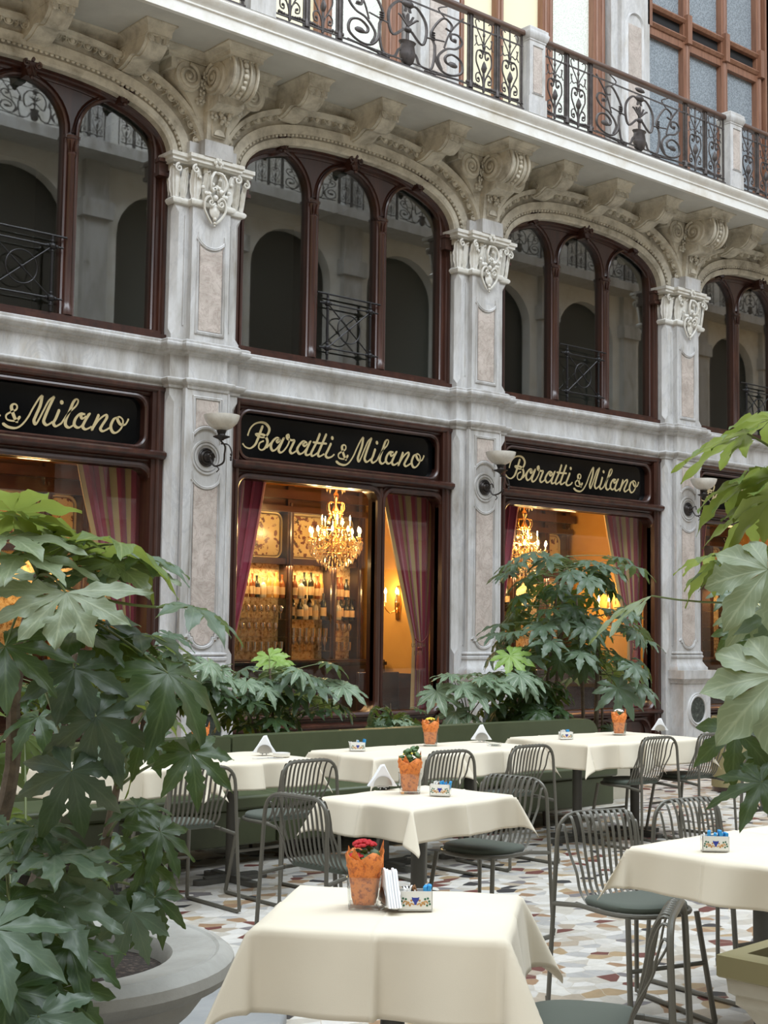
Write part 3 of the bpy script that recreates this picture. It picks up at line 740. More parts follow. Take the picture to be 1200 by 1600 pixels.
PANE = make_mesh('pane', MB().plate([[(-LR-.01, 4.33), (LR+.01, 4.33)]+arc(0, SPR, LR+.01, 0, pi, 20)], 11.266, 11.272), PANE_UP)
for k in range(4):
    t = struct('window_%d' % (k+1)); t.location = (BC(k), 0, 0)
    obj('window_frame', UF, WOOD, t)
    for me in COLM: obj('colonnette', me, WOOD, t)
    for me in JM: obj('jamb_capital', me, WOOD, t)
    for c in CX3: obj('carved_boss', BOSS, WOOD, t, (c, 0, 0)); obj('pane', PANE, PANE_UP, t, (c, 0, 0))

# iron guards in front of the middle light
def guard():
    fr, cr_ = MB(), MB()
    y = 11.17
    fr.tube([(-.43, y, 5.03), (.43, y, 5.03)], .010, 8); fr.tube([(-.40, y, 4.93), (.40, y, 4.93)], .009, 8); fr.tube([(-.40, y, 4.46), (.40, y, 4.46)], .009, 8)
    for x in (-.29, .29):
        fr.tube([(x, y, 4.34), (x, y, 5.03)], [.006, .016] if False else .014, 8)
        for z in (4.93, 4.46):
            fr.ball((x, y, z), .034, 10, 8); fr.ball((x, y, z+.045), .018, 8, 6); fr.ball((x, y, z-.045), .018, 8, 6)
            fr.ball((x+.045, y, z), .017, 8, 6); fr.ball((x-.045, y, z), .017, 8, 6)
        fr.lathe([(.004, 4.335), (.014, 4.38), (.02, 4.40), (.008, 4.42)], 8, Matrix.Translation((x, y, 0)))
    for s_ in (-1, 1): cr_.tube([(-s_*.28, y, 4.47), (s_*.28, y, 4.92)], .007, 6)
    cr_.tube([(.15*cos(a), y, 4.695+.15*sin(a)) for a in [2*pi*i/32 for i in range(32)]], .007, 6, closed=True)
    cr_.ball((0, y-.005, 4.695), .018, 8, 6)
    return fr, cr_
g1, g2 = guard(); G1 = make_mesh('guard_rails', g1, IRON_DARK); G2 = make_mesh('guard_cross', g2, IRON_DARK)
gl = ['black iron window guard with cross and ring at the left edge, cropped', 'black iron window guard with cross and ring, left of centre', 'black iron window guard with cross and ring, right of centre', 'black iron window guard at the right edge, partly behind leaves']
for k in range(4):
    t = thing('window_guard', gl[k], 'window guard', (BC(k), 0, 0), 0, 'iron guards of the arched windows'); obj('guard_rails', G1, IRON_DARK, t); obj('guard_cross', G2, IRON_DARK, t)

# ---------------------------------------------------------------- shopfronts
SIGN = (-1.345, 1.285, 3.235, 3.675)
def shop_frame(double):
    mb = MB()
    outer = [(-1.48, .0), (1.48, .0), (1.48, 3.81), (-1.48, 3.81)]
    sign = rrect(*SIGN[:2], *SIGN[2:], .10, 6)
    if double: wins = [rrect(-1.36, .43, .70, 3.02, .11, 6), rrect(.545, 1.35, .70, 3.02, .11, 6)]
    else: wins = [rrect(-1.36, 1.35, .62, 3.02, .12, 6)]
    pans = [rrect(x-.27, x+.27, .14, .46, .16, 6) for x in (-1.02, -.34, .34, 1.02)]
    mb.plate([outer, sign]+wins+pans, 11.20, 11.32)
    for h in wins: mb.sweep(list(reversed(h)), [(0, .06), (0, 0), (-.004, -.03), (-.025, -.05), (-.05, -.045), (-.06, -.02), (-.08, -.02), (-.085, 0)], XZ(11.20), closed=True)
    mb.sweep(list(reversed(sign)), [(0, .05), (0, 0), (-.003, -.03), (-.018, -.045), (-.035, -.04), (-.04, -.015), (-.055, -.015), (-.06, 0)], XZ(11.20), closed=True)
    for h in pans: mb.sweep(list(reversed(h)), [(.02, .03), (0, -.0), (-.01, -.03), (-.035, -.03), (-.045, 0)], XZ(11.20), closed=True)
    mb.plate([[(-1.4, .1), (1.4, .1), (1.4, .5), (-1.4, .5)]], 11.24, 11.30)
    # outer mouldings and ledges
    for s_ in (-1, 1):
        mb.box(s_*1.40-.05 if s_ > 0 else -1.48, 1.48 if s_ > 0 else -1.39, 11.14, 11.22, 0, 3.80)
        mb.tube([(s_*1.415, 11.14, .1), (s_*1.415, 11.14, 3.78)], .022, 8)
    def ledge(z0, z1, y0): 
        h = z1-z0
        mb.sweep([(-1.475, 11.2), (1.475, 11.2)], [(0, z0), (.02, z0+.1*h), (.03, z0+.3*h), ((11.2-y0)*.8, z0+.4*h), (11.2-y0, z0+.6*h), (11.2-y0, z0+.8*h), ((11.2-y0)*.7, z0+.95*h), (.0, z1)], XY)
    ledge(3.06, 3.20, 11.07); ledge(3.70, 3.81, 11.12); ledge(.50, .60, 11.10)
    mb.sweep([(-1.475, 11.2), (1.475, 11.2)], [(0, 0), (.08, 0), (.08, .09), (.06, .11), (0, .12)], XY)
    if double: 
        mb.tube([(.488, 11.19, .62), (.488, 11.19, 3.05)], .025, 10)
    return mb
LET = """-1.218,3.462 -1.191,3.529 -1.139,3.581 -1.068,3.606 -1.004,3.600 -0.961,3.561 -0.962,3.518 -0.996,3.471 -1.032,3.457 -1.096,3.461 -1.125,3.480 -1.086,3.486 -1.023,3.482 -0.985,3.447 -0.978,3.404 -1.009,3.349 -1.050,3.328 -1.082,3.347 -1.073,3.395 -1.030,3.420;
-1.041,3.570 -1.070,3.498 -1.100,3.426 -1.130,3.372 -1.186,3.333 -1.243,3.340 -1.275,3.367;
-0.982,3.361 -0.936,3.408 -0.895,3.451;
-0.831,3.464 -0.863,3.472 -0.915,3.427 -0.934,3.374 -0.913,3.337 -0.871,3.350 -0.819,3.411 -0.772,3.476;
-0.828,3.462 -0.860,3.442 -0.846,3.424 -0.817,3.446;
-0.777,3.472 -0.812,3.403 -0.836,3.348 -0.811,3.325 -0.763,3.355 -0.711,3.430 -0.707,3.492 -0.715,3.519 -0.735,3.502 -0.723,3.473 -0.679,3.464 -0.641,3.463 -0.667,3.408 -0.693,3.353 -0.665,3.330 -0.611,3.361;
-0.482,3.460 -0.526,3.470 -0.580,3.417 -0.601,3.371 -0.572,3.334 -0.523,3.352 -0.469,3.410 -0.429,3.477;
-0.493,3.460 -0.525,3.439 -0.503,3.420 -0.476,3.444;
-0.437,3.470 -0.475,3.396 -0.493,3.345 -0.468,3.330 -0.421,3.352;
-0.311,3.567 -0.348,3.483 -0.391,3.408 -0.421,3.352 -0.401,3.328 -0.346,3.359;
-0.226,3.571 -0.270,3.482 -0.312,3.398 -0.332,3.352 -0.311,3.331 -0.255,3.359;
-0.393,3.470 -0.314,3.469 -0.224,3.473;
-0.162,3.479 -0.200,3.408 -0.230,3.352 -0.204,3.328 -0.153,3.341 -0.119,3.367;
0.068,3.375 0.040,3.341 -0.006,3.332 -0.053,3.341 -0.059,3.377 -0.019,3.407 0.032,3.435 0.037,3.471 0.008,3.482 -0.014,3.457 -0.002,3.409 0.022,3.357 0.046,3.328;
-0.086,3.298 -0.040,3.275 0.030,3.272 0.087,3.304 0.144,3.377 0.189,3.463 0.246,3.560 0.275,3.590;
0.275,3.590 0.259,3.497 0.220,3.402 0.204,3.355 0.221,3.325 0.250,3.369 0.296,3.464 0.342,3.551 0.391,3.593;
0.391,3.593 0.343,3.487 0.309,3.402 0.298,3.355 0.329,3.330 0.381,3.362;
0.445,3.478 0.416,3.402 0.393,3.354 0.418,3.329 0.471,3.361;
0.471,3.361 0.536,3.459 0.608,3.531 0.631,3.580 0.613,3.596 0.583,3.566 0.548,3.479 0.513,3.393 0.514,3.347 0.550,3.331 0.598,3.363;
0.701,3.467 0.659,3.471 0.611,3.420 0.598,3.363 0.636,3.339 0.684,3.371 0.754,3.480;
0.701,3.470 0.664,3.453 0.677,3.426 0.713,3.448;
0.744,3.474 0.702,3.400 0.684,3.352 0.715,3.332 0.771,3.360;
0.843,3.479 0.813,3.410 0.777,3.333;
0.784,3.342 0.845,3.432 0.912,3.485 0.925,3.458 0.882,3.389 0.864,3.350 0.895,3.334 0.970,3.378;
1.044,3.478 1.000,3.456 0.970,3.387 0.990,3.337 1.034,3.336 1.084,3.388 1.095,3.455 1.057,3.484 1.038,3.459 1.071,3.415 1.121,3.419 1.153,3.470"""
def lettering():
    mb = MB(); y = 11.238; e = 0
    for line in LET.split(';'):
        P_ = catmull([(float(q.split(',')[0]), 0, float(q.split(',')[1])) for q in line.split()], 5)
        n = len(P_); L, R = [], []; e += 1
        for i, p in enumerate(P_):
            a = P_[max(i-1, 0)]; b = P_[min(i+1, n-1)]; t = (b-a); t = t.normalized() if t.length > 1e-9 else Vector((1, 0, 0))
            nx, nz = -t.z, t.x
            # broad-nib weight: heavy on the slanted down strokes, light on the hairlines
            wgt = .0085+.0085*abs(t.x*.55-t.z*-.83)*(1 if t.z < 0.0 else .55)
            wgt = .0078+.0078*max(0, -(t.x*-.42+t.z*.9))
            L.append((p.x+nx*wgt, y-.0002*e, p.z+nz*wgt)); R.append((p.x-nx*wgt, y-.0002*e, p.z-nz*wgt))
        v = L+R+[(a, b+.004, c) for a, b, c in L+R]; f = []
        for i in range(n-1): f += [(i, i+1, n+i+1, n+i), (2*n+i, 3*n+i, 3*n+i+1, 2*n+i+1), (i, 2*n+i, 2*n+i+1, i+1), (n+i, n+i+1, 3*n+i+1, 3*n+i)]
        f += [(0, n, 3*n, 2*n), (n-1, 3*n-1, 4*n-1, 2*n-1)]
        mb.add(v, f)
        for q in (P_[0], P_[-1]): mb.lathe([(0, 0), (.0095, 0), (.0095, .004), (0, .004)], 10, Matrix.Translation((q.x, y+.003, q.z)) @ Matrix.Rotation(pi/2, 4, 'X'))
    for x, z in ((-.1455, 3.539), (.4685, 3.550)):
        mb.lathe([(0, 0), (.018, 0), (.018, .005), (0, .005)], 14, Matrix.Translation((x, y+.003, z)) @ Matrix.Rotation(pi/2, 4, 'X') @ Matrix.Diagonal((1, 1.15, 1, 1)))
    return mb
SF = {True: make_mesh('shop_frame', shop_frame(True), WOOD), False: make_mesh('shop_frame', shop_frame(False), WOOD)}
LM = make_mesh('gold_lettering', lettering(), GOLD, sharp=30)
SP = make_mesh('black_glass_panel', MB().plate([rrect(SIGN[0]-.01, SIGN[1]+.01, SIGN[2]-.01, SIGN[3]+.01, .1, 6)], 11.243, 11.26), BLACKGLASS)
sl = ['black glass shop sign with gold script, cropped at the left edge', 'black glass shop sign with gold script above the chandelier window, read in full', 'black glass shop sign with gold script behind the tall plant, second from right', 'black glass shop sign with gold script at right edge behind big leaves']
for k in range(4):
    t = struct('window_%d' % (k+5)); t.location = (BC(k), 0, 0)
    obj('shop_frame', SF[k == 1], WOOD, t)
    if k == 1:
        for nm, (a, b) in (('pane', (-1.38, .45)), ('pane', (.525, 1.37))): obj(nm, MB().plate([rrect(a, b, .68, 3.04, .1)], 11.26, 11.266), PANE_SHOP, t)
    else: obj('pane', MB().plate([rrect(-1.38, 1.37, .60, 3.04, .1)], 11.26, 11.266), PANE_SHOP, t)
    s_ = thing('shop_sign', sl[k], 'sign', (BC(k), 0, 0), 0, 'gold script signs over the shopfronts')
    obj('black_glass_panel', SP, BLACKGLASS, s_); obj('gold_lettering', LM, GOLD, s_)

# ---------------------------------------------------------------- wall lamps on the pilasters
def lamp_parts():
    P = {}
    M = Matrix.Translation((0, 11.0, 3.16)) @ Matrix.Rotation(pi/2, 4, 'X')
    P['rosette'] = (MB().lathe([(0, 0), (.088, 0), (.09, .01), (.078, .02), (.07, .014), (.055, .03), (.048, .022), (.034, .045), (.02, .05), (.012, .07), (0, .075)], 22, M), BRONZE)
    mb = MB()
    mb.tube(catmull([(0, 10.93, 3.14), (.02, 10.88, 3.07), (.06, 10.80, 3.10), (.06, 10.78, 3.18), (.05, 10.76, 3.25), (.0, 10.75, 3.29), (-.0, 10.75, 3.305)], 6), .009, 7)
    mb.tube(catmull([(.01, 10.77, 3.27), (.06, 10.72, 3.26), (.085, 10.70, 3.19), (.075, 10.70, 3.13)], 5), [.007]*15+[.004], 6)
    mb.tube(catmull([(0, 10.93, 3.14), (-.03, 10.90, 3.17), (-.01, 10.87, 3.19), (.02, 10.88, 3.15)], 5), .006, 6)
    for z in (3.17, 3.14, 3.12): mb.ball((.077, 10.70, z), .012, 6, 5)
    mb.tube(catmull([(.03, 10.87, 3.07), (.04, 10.84, 3.04), (.02, 10.85, 3.01)], 4), .006, 6)
    P['arm'] = (mb, BRONZE)
    Mz = Matrix.Translation((0, 10.75, 0))
    P['cup'] = (MB().lathe([(0, 3.295), (.02, 3.30), (.03, 3.31), (.078, 3.33), (.08, 3.337), (.04, 3.345), (.035, 3.36), (.045, 3.385), (.05, 3.40), (0, 3.40)], 20, Mz), BRONZE)
    P['lamp_shade'] = (MB().lathe([(.03, 3.395), (.05, 3.395), (.10, 3.42), (.145, 3.465), (.165, 3.51), (.170, 3.535), (.163, 3.535), (.155, 3.51), (.135, 3.47), (.095, 3.43), (.03, 3.405)], 28, Mz), ALAB)
    return P
LP = {k: (make_mesh(k, v_[0], v_[1]), v_[1]) for k, v_ in lamp_parts().items()}
ll = ['', 'bronze wall lamp with alabaster bowl left of the full script sign', 'bronze wall lamp with alabaster bowl on the middle pilaster', 'bronze wall lamp with alabaster bowl on the right pilaster, behind a leaf tip']
for i in (1, 2, 3):
    t = thing('bowl_lamp', ll[i], 'lamp', (PX(i), 0, 0), 0, 'bowl lamps on the pilasters')
    for k, (me, mt) in LP.items(): obj(k, me, mt, t)

# ---------------------------------------------------------------- balcony: posts and wrought-iron railings
def post_parts():
    mb = MB(); 
    mb.box(-.125, .125, 10.205, 10.37, 7.23, 8.07); mb.box(-.145, .145, 10.195, 10.38, 7.23, 7.42)
    mb.box(-.15, .15, 10.18, 10.40, 8.15, 8.20)
    mb.sweep([(-.125, 10.4), (-.125, 10.205), (.125, 10.205), (.125, 10.4)], [(-.1, 8.05), (.0, 8.05), (.008, 8.06), (.008, 8.075), (.015, 8.08), (.03, 8.12), (.035, 8.15), (.0, 8.22), (-.1, 8.225)], XY)
    mb.sweep(rrect(-.085, .085, 7.46, 8.0, 0), [(-.008, 0), (0, -.012), (.008, 0)], XZ(10.205), closed=True)
    return {'post_body': (mb, MARBLE), 'post_inlay': (MB().box(-.07, .07, 10.20, 10.21, 7.475, 7.985), PINK)}
def rail_parts(W=3.41):
    mb = None
    hand = MB(); hand.sweep([(-W/2, 10.285), (W/2, 10.285)], [(-.035, 8.105), (.035, 8.105), (.045, 8.12), (.045, 8.145), (.03, 8.165), (-.03, 8.165), (-.045, 8.145), (-.045, 8.12)], XY)
    low = MB(); low.box(-W/2, W/2, 10.255, 10.30, 7.245, 7.28); low.box(-W/2, W/2, 10.27, 10.29, 7.325, 7.335)
    mb = MB(); y = 10.28; z0, z1 = 7.28, 8.11
    def bar(x, r=.011): mb.box(x-r, x+r, y-r, y+r, z0, z1)
    def curl(pts, r=.0085, y_=y): mb.tube(catmull([(a, y_, b) for a, b in pts], 5), r, 5)
    mb.box(-W/2, W/2, y-.006, y+.006, 7.975, 7.99)
    def small(cx, w_=.33):
        hw = w_/2
        for s_ in (-1, 1):
            curl([(cx+s_*.01, 7.31), (cx+s_*.015, 7.42), (cx+s_*.07, 7.53), (cx+s_*.115, 7.62), (cx+s_*.105, 7.72), (cx+s_*.06, 7.75), (cx+s_*.02, 7.72), (cx+s_*.03, 7.67), (cx+s_*.06, 7.675), (cx+s_*.06, 7.70)], .009)
            curl([(cx+s_*.02, 7.45), (cx+s_*.07, 7.50), (cx+s_*.115, 7.47), (cx+s_*.11, 7.41), (cx+s_*.07, 7.40), (cx+s_*.07, 7.44)], .008)
            curl([(cx+s_*.01, 7.76), (cx+s_*.03, 7.82), (cx+s_*.09, 7.80), (cx+s_*.12, 7.86), (cx+s_*.105, 7.90)], .007)
            curl([(cx+s_*.01, 7.82), (cx+s_*.04, 7.88), (cx+s_*.10, 7.97), (cx+s_*.13, 8.05), (cx+s_*.10, 8.08), (cx+s_*.07, 8.06)], .007)
            curl([(cx+s_*.14, 7.78), (cx+s_*.11, 7.83), (cx+s_*.13, 7.90)], .006)
            curl([(cx+s_*.0, 7.33), (cx+s_*.06, 7.345), (cx+s_*.13, 7.37)], .009)
            for q in range(4): mb.ball((cx+s_*(.035+.03*q), y, 7.345+.004*q), .017, 6, 4)
            mb.ball((cx+s_*.06, y-.003, 7.69), .015, 6, 5); mb.ball((cx+s_*.085, y-.003, 7.435), .015, 6, 5)
        mb.lathe([(.003, 7.50), (.02, 7.52), (.035, 7.56), (.02, 7.61), (.002, 7.645)], 6, Matrix.Translation((cx, y-.004, 0)))
        mb.tube([(cx, y, 7.30), (cx, y, 7.52)], .014, 6); mb.tube([(cx, y, 7.72), (cx, y, 8.10)], .009, 6)
        mb.box(cx-.07, cx+.07, y-.012, y+.012, 7.745, 7.757); mb.ball((cx, y, 7.80), .022, 7, 5, (.8, .8, 1.4)); mb.ball((cx, y, 7.93), .02, 7, 5, (.8, .8, 1.5))
    def big(cx):
        for s_ in (-1, 1):
            curl([(cx+s_*.03, 7.66), (cx+s_*.115, 7.56), (cx+s_*.15, 7.68), (cx+s_*.14, 7.82), (cx+s_*.07, 7.93), (cx+s_*.015, 7.90), (cx+s_*.02, 7.85)], .012)
            curl([(cx+s_*.03, 7.46), (cx+s_*.07, 7.42), (cx+s_*.10, 7.34), (cx+s_*.18, 7.33), (cx+s_*.21, 7.42), (cx+s_*.22, 7.60), (cx+s_*.19, 7.72), (cx+s_*.24, 7.86), (cx+s_*.30, 7.94), (cx+s_*.36, 7.90), (cx+s_*.35, 7.83), (cx+s_*.31, 7.84)], .011)
            curl([(cx+s_*.22, 7.62), (cx+s_*.23, 7.46), (cx+s_*.29, 7.36), (cx+s_*.38, 7.36), (cx+s_*.45, 7.43), (cx+s_*.44, 7.54), (cx+s_*.37, 7.58), (cx+s_*.31, 7.53), (cx+s_*.32, 7.47), (cx+s_*.37, 7.46)], .012)
            curl([(cx+s_*.28, 7.38), (cx+s_*.25, 7.50), (cx+s_*.32, 7.62), (cx+s_*.40, 7.66), (cx+s_*.45, 7.74), (cx+s_*.42, 7.81), (cx+s_*.36, 7.80), (cx+s_*.36, 7.74), (cx+s_*.40, 7.73)], .011)
            curl([(cx+s_*.30, 7.62), (cx+s_*.33, 7.75), (cx+s_*.38, 7.88), (cx+s_*.46, 8.02)], .008)
            curl([(cx+s_*.30, 7.95), (cx+s_*.25, 8.02), (cx+s_*.32, 8.08)], .007)
            curl([(cx+s_*.46, 7.34), (cx+s_*.30, 7.32), (cx+s_*.14, 7.30)], .011)
            mb.tube([(cx+s_*.14, y, 7.655), (cx+s_*.30, y, 7.69)], .009, 5)
            mb.ball((cx+s_*.37, y-.004, 7.47), .035, 7, 5, (1.2, .5, .9)); mb.ball((cx+s_*.385, y-.004, 7.745), .018, 6, 5)
            for q in range(4): mb.ball((cx+s_*.205, y-.002, 7.66+.025*q), .02, 6, 4, (1, 1, .5)); mb.ball((cx+s_*(.16+.03*q), y, 7.30+.02*(q % 2)), .015, 6, 4)
        mb.lathe([(.02, 7.29), (.045, 7.32), (.06, 7.40), (.05, 7.50), (.065, 7.53), (.03, 7.54)], 10, Matrix.Translation((cx, y, 0)))
        mb.tube([(cx, y, 7.52), (cx, y, 7.82)], .012, 6)
        for q in range(5): mb.tube(catmull([(cx, y-.005, 7.70), (cx+(q-2)*.03, y-.01, 7.78), (cx+(q-2)*.04, y-.01, 7.83-.02*abs(q-2))], 4), .010, 5)
        mb.ball((cx, y-.01, 7.93), .045, 8, 6, (1, .6, .8)); mb.ball((cx, y-.01, 8.03), .035, 8, 6, (1.6, .6, .8)); mb.ball((cx, y-.005, 7.66), .03, 8, 6)
    xs = [-1.72, -1.25, -.78, .78, 1.25, 1.72]
    for x in (-1.655, -1.33, -.80-.0, .80, 1.33, 1.655): pass
    for c in (-1.50, -1.10, 1.10, 1.50): small(c)
    for c in (-1.30, -.895, .895, 1.30):
        bar(c, .013); bar(c-.035, .007); bar(c+.035, .007)
        mb.lathe([(.0, 7.28), (.03, 7.30), (.03, 7.34), (.015, 7.38), (.012, 7.40)], 8, Matrix.Translation((c, y, 0)))
        for s_ in (-1, 1): mb.ball((c+s_*.04, y, 7.355), .022, 6, 5); mb.ball((c+s_*.03, y, 7.985), .02, 6, 5)
    bar(-W/2+.02, .01); bar(W/2-.02, .01)
    keep = mb; mb = MB(); big(0); sq_ = Matrix.Diagonal((1.72, 1, 1, 1)); keep.merge(mb, sq_); mb = keep
    return {'handrail': (hand, WOODRAIL), 'bottom_rail': (low, IRON), 'scrollwork': (mb, IRON)}
WOODRAIL = nmat('handrail_wood', [(.3, (.05, .028, .02)), (.7, (.12, .065, .042))], 6, .5, stretch=(.5, 5, 5), bstr=.1)
RPm = {k: (make_mesh(k, v_[0], v_[1]), v_[1]) for k, v_ in rail_parts().items()}
POm = {k: (make_mesh(k, v_[0], v_[1]), v_[1]) for k, v_ in post_parts().items()}
pl = ['marble balcony post at the top left, cut by the frame above', 'marble balcony post at top, left of the railings', 'marble balcony post with pink panel between the two railings, top centre right', 'marble balcony post with pink panel near the right edge', 'marble balcony post beyond the right edge']
rl = ['scrolled iron balcony railing at the top left corner', 'scrolled iron balcony railing cropped by the top edge, centre', 'scrolled iron balcony railing with wooden handrail, seen in full at top right', 'scrolled iron balcony railing at the right edge']
for i in range(5):
    t = thing('balcony_post', pl[i], 'post', (PX(i)-.02, 0, 0), 0, 'marble posts of the balcony')
    for k, (me, mt) in POm.items(): obj(k, me, mt, t)
for k in range(4):
    t = thing('balcony_railing', rl[k], 'railing', (BC(k)-.02, 0, 0), 0, 'iron balcony railings')
    for kk, (me, mt) in RPm.items(): obj(kk, me, mt, t)

# ---------------------------------------------------------------- storey above the balcony (set back)
YU = 12.0
struct('wall_upper', MB().box(XL-1, XR+4, YU+.25, YU+.4, 7.2, 14), CREAMW)
for i in range(5):
    c = PX(i)+.06
    mb = MB(); mb.box(c-.42, c+.42, YU-.02, YU+.3, 7.2, 14); mb.box(c-.28, c+.28, YU-.09, YU, 7.2, 14)
    mb.sweep([(c-.17, 7.6), (c+.17, 7.6), (c+.17, 9.95)]+arc(c, 9.95, .17, 0, pi, 12)+[(c-.17, 9.95)], [(-.015, 0), (0, -.03), (.015, 0)], XZ(YU-.09), closed=True)
    struct('trim_%d' % (6+i), mb, MARBLE)
    obj('inlay', MB().box(c-.14, c+.14, YU-.10, YU-.08, 7.65, 9.95), PINK, bpy.context.scene.objects.get('trim_%d' % (6+i)))
for k in range(4):
    c = BC(k); x0, x1 = c-1.40, c+1.46; t = struct('window_%d' % (k+9)); t.location = (0, 0, 0)
    lattice = (k == 3)
    mb = MB(); fr_x = [x0+.03, x0+.03+(x1-x0)*.325, x0+.03+(x1-x0)*.65, x1-.06]
    if lattice:
        for x in fr_x: mb.box(x-.075, x+.075, YU+.05, YU+.2, 7.2, 14); mb.tube([(x, YU+.05, 7.2), (x, YU+.05, 14)], .03, 8)
        for z in (10.20, 10.47):
            mb.sweep([(x0-.05, YU+.1), (x1, YU+.1)], [(0, z-.05), (.06, z-.04), (.09, z), (.07, z+.03), (0, z+.04)], XY)
        mb.box(x0, x1, YU+.06, YU+.16, 10.05, 10.2)
        for x in fr_x: mb.box(x-.05, x+.05, YU-.02, YU+.1, 10.12, 10.55)
        mb.box(x1-.0, x1+.1, YU-.02, YU+.2, 7.2, 14)
    else:
        for x, w_ in ((x0+.06, .11), (c-.60, .06), (c+.30, .10), (x1-.12, .12)):
            mb.box(x-w_, x+w_, YU+.05, YU+.2, 7.2, 14)
            mb.tube([(x-w_*.5, YU+.05, 7.2), (x-w_*.5, YU+.05, 14)], .025, 8); mb.tube([(x+w_*.5, YU+.05, 7.2), (x+w_*.5, YU+.05, 14)], .025, 8)
        mb.box(x0, x1, YU+.06, YU+.18, 7.2, 7.5); mb.box(x0, x1, YU+.06, YU+.18, 10.6, 10.8)
    obj('window_frame', mb, WOOD_RED, t)
    if lattice:
        obj('pane', MB().box(x0, x1, YU+.14, YU+.15, 7.2, 10.1), FROST_GREY, t); obj('pane', MB().box(x0, x1, YU+.14, YU+.15, 10.5, 14), FROST_GREY, t)
        obj('netting', MB().box(x0, x1, YU+.12, YU+.13, 10.22, 10.45), BLACKCLOTH, t)
    else:
        obj('blind', MB().box(x0, c+.30, YU+.14, YU+.15, 7.2, 14), CREAM_PANEL, t)
        obj('pane', MB().box(c+.30, x1, YU+.14, YU+.15, 7.2, 14), FROST_PALE, t)

# ================================================================== shop interiors behind the glass
def burgundy():
    m_, nt_, b = _new('striped_burgundy_curtain'); uv = N(nt_, 'ShaderNodeTexCoord').outputs['UV']; sp = N(nt_, 'ShaderNodeSeparateXYZ'); nt_.links.new(uv, sp.inputs[0])
    fr = N(nt_, 'ShaderNodeMath', operation='FRACT'); mu = N(nt_, 'ShaderNodeMath', operation='MULTIPLY'); mu.inputs[1].default_value = 1.8
    nt_.links.new(sp.outputs['X'], mu.inputs[0]); nt_.links.new(mu.outputs[0], fr.inputs[0])
    r = nt_.nodes.new('ShaderNodeValToRGB'); r.color_ramp.interpolation = 'CONSTANT'; e = r.color_ramp.elements
    st = [(0, (.50, .34, .14)), (.13, (.26, .028, .055)), (.45, (.30, .19, .08)), (.50, (.26, .028, .055)), (.66, (.42, .30, .13)), (.80, (.28, .03, .06))]
    while len(e) < len(st): e.new(.5)
    for q, (p, c) in zip(e, st): q.position = p; q.color = (*c, 1)
    nt_.links.new(fr.outputs[0], r.inputs[0]); nt_.links.new(r.outputs[0], b.inputs['Base Color']); b.inputs['Roughness'].default_value = .65; b.inputs['Sheen Weight'].default_value = .3
    return m_
CURT = burgundy()
def plain_curt():
    m_, nt_, b = _new('burgundy_curtain'); uv = N(nt_, 'ShaderNodeTexCoord').outputs['UV']; sp = N(nt_, 'ShaderNodeSeparateXYZ'); nt_.links.new(uv, sp.inputs[0])
    nt_.links.new(ramp(nt_, sp.outputs['X'], [(0, (.33, .035, .08)), (.22, (.32, .033, .075)), (.235, (.45, .28, .14)), (.25, (.32, .033, .075)), (.52, (.33, .035, .08)), (.535, (.45, .28, .14)), (.55, (.31, .03, .07)), (.94, (.33, .035, .08)), (.955, (.50, .34, .15)), (1, (.5, .34, .15))]), b.inputs['Base Color'])
    b.inputs['Roughness'].default_value = .65; return m_
CURT2 = plain_curt()
FLAME = pmat('lit_bulb', (1, .8, .5), .5, emis=(1.0, .74, .36), es=30)
CRYSTAL = pmat('amber_lit_crystal', (1.0, .78, .42), .12, .55, coat=1.0)
MIRROR = nmat('painted_glint_mirror', [(.35, (.30, .17, .06)), (.5, (.85, .62, .32)), (.6, (.95, .80, .50)), (.7, (.25, .14, .06))], 26, .25, metal=.25, bstr=0)  # gold light and glints of the mirror painted as blotches
PANELCREAM = None
def painted():
    m_, nt_, b = _new('flower_painted_panel'); vec = coords(nt_, 'world')
    k = ramp(nt_, noise(nt_, vec, 15, 5, .6), [(.53, (0, 0, 0)), (.57, (1, 1, 1))])
    c = mix(nt_, k, (.55, .43, .20), ramp(nt_, noise(nt_, vec, 30, 2, .5), [(.4, (.03, .035, .02)), (.6, (.16, .05, .03))]))
    nt_.links.new(c, b.inputs['Base Color']); b.inputs['Roughness'].default_value = .2; return m_
PAINTED = painted()
BOTTLES = [pmat('amber_bottle', (.20, .06, .012), .12, coat=.6), pmat('dark_bottle', (.015, .02, .012), .1, coat=.6), pmat('golden_bottle', (.55, .30, .07), .12, coat=.6), pmat('pale_bottle', (.5, .46, .36), .12, coat=.6)]
BLABEL = pmat('bottle_label', (.62, .45, .25), .6)
WINEGLASS = glass_pane('drinking_glass', (1.0, .90, .72), .12, 1.9, 5.0)

def curtain(tx0, tx1, bx0, bx1, ztie, mat_, ztop=3.31, y=11.47, zbot=.12):
    mb = MB(); v, uv, f = [], [], []; NC, NR = 90, 34
    for i in range(NR+1):
        t = i/NR; z = ztop+(zbot-ztop)*t
        q = min(1, (ztop-z)/(ztop-ztie)); s_ = q**1.15*(1 if q < 1 else 1)
        fl = max(0, (ztie-z)/(ztie-zbot))
        a0 = tx0+(bx0-tx0)*s_-.02*fl; a1 = tx1+(bx1-tx1)*s_+.03*fl
        for j in range(NC+1):
            u = j/NC; amp = .035*(1-.55*q+.3*fl)
            ph = u*2*pi*5.3+.9*sin(3*u+1.5*t)
            v.append((a0+(a1-a0)*u+.012*sin(ph*2+1), y+amp*sin(ph), z)); uv.append((u, t))
    n = NC+1
    for i in range(NR):
        for j in range(NC): f.append((i*n+j, i*n+j+1, (i+1)*n+j+1, (i+1)*n+j))
    mb.add(v, f, uv=uv); return mb

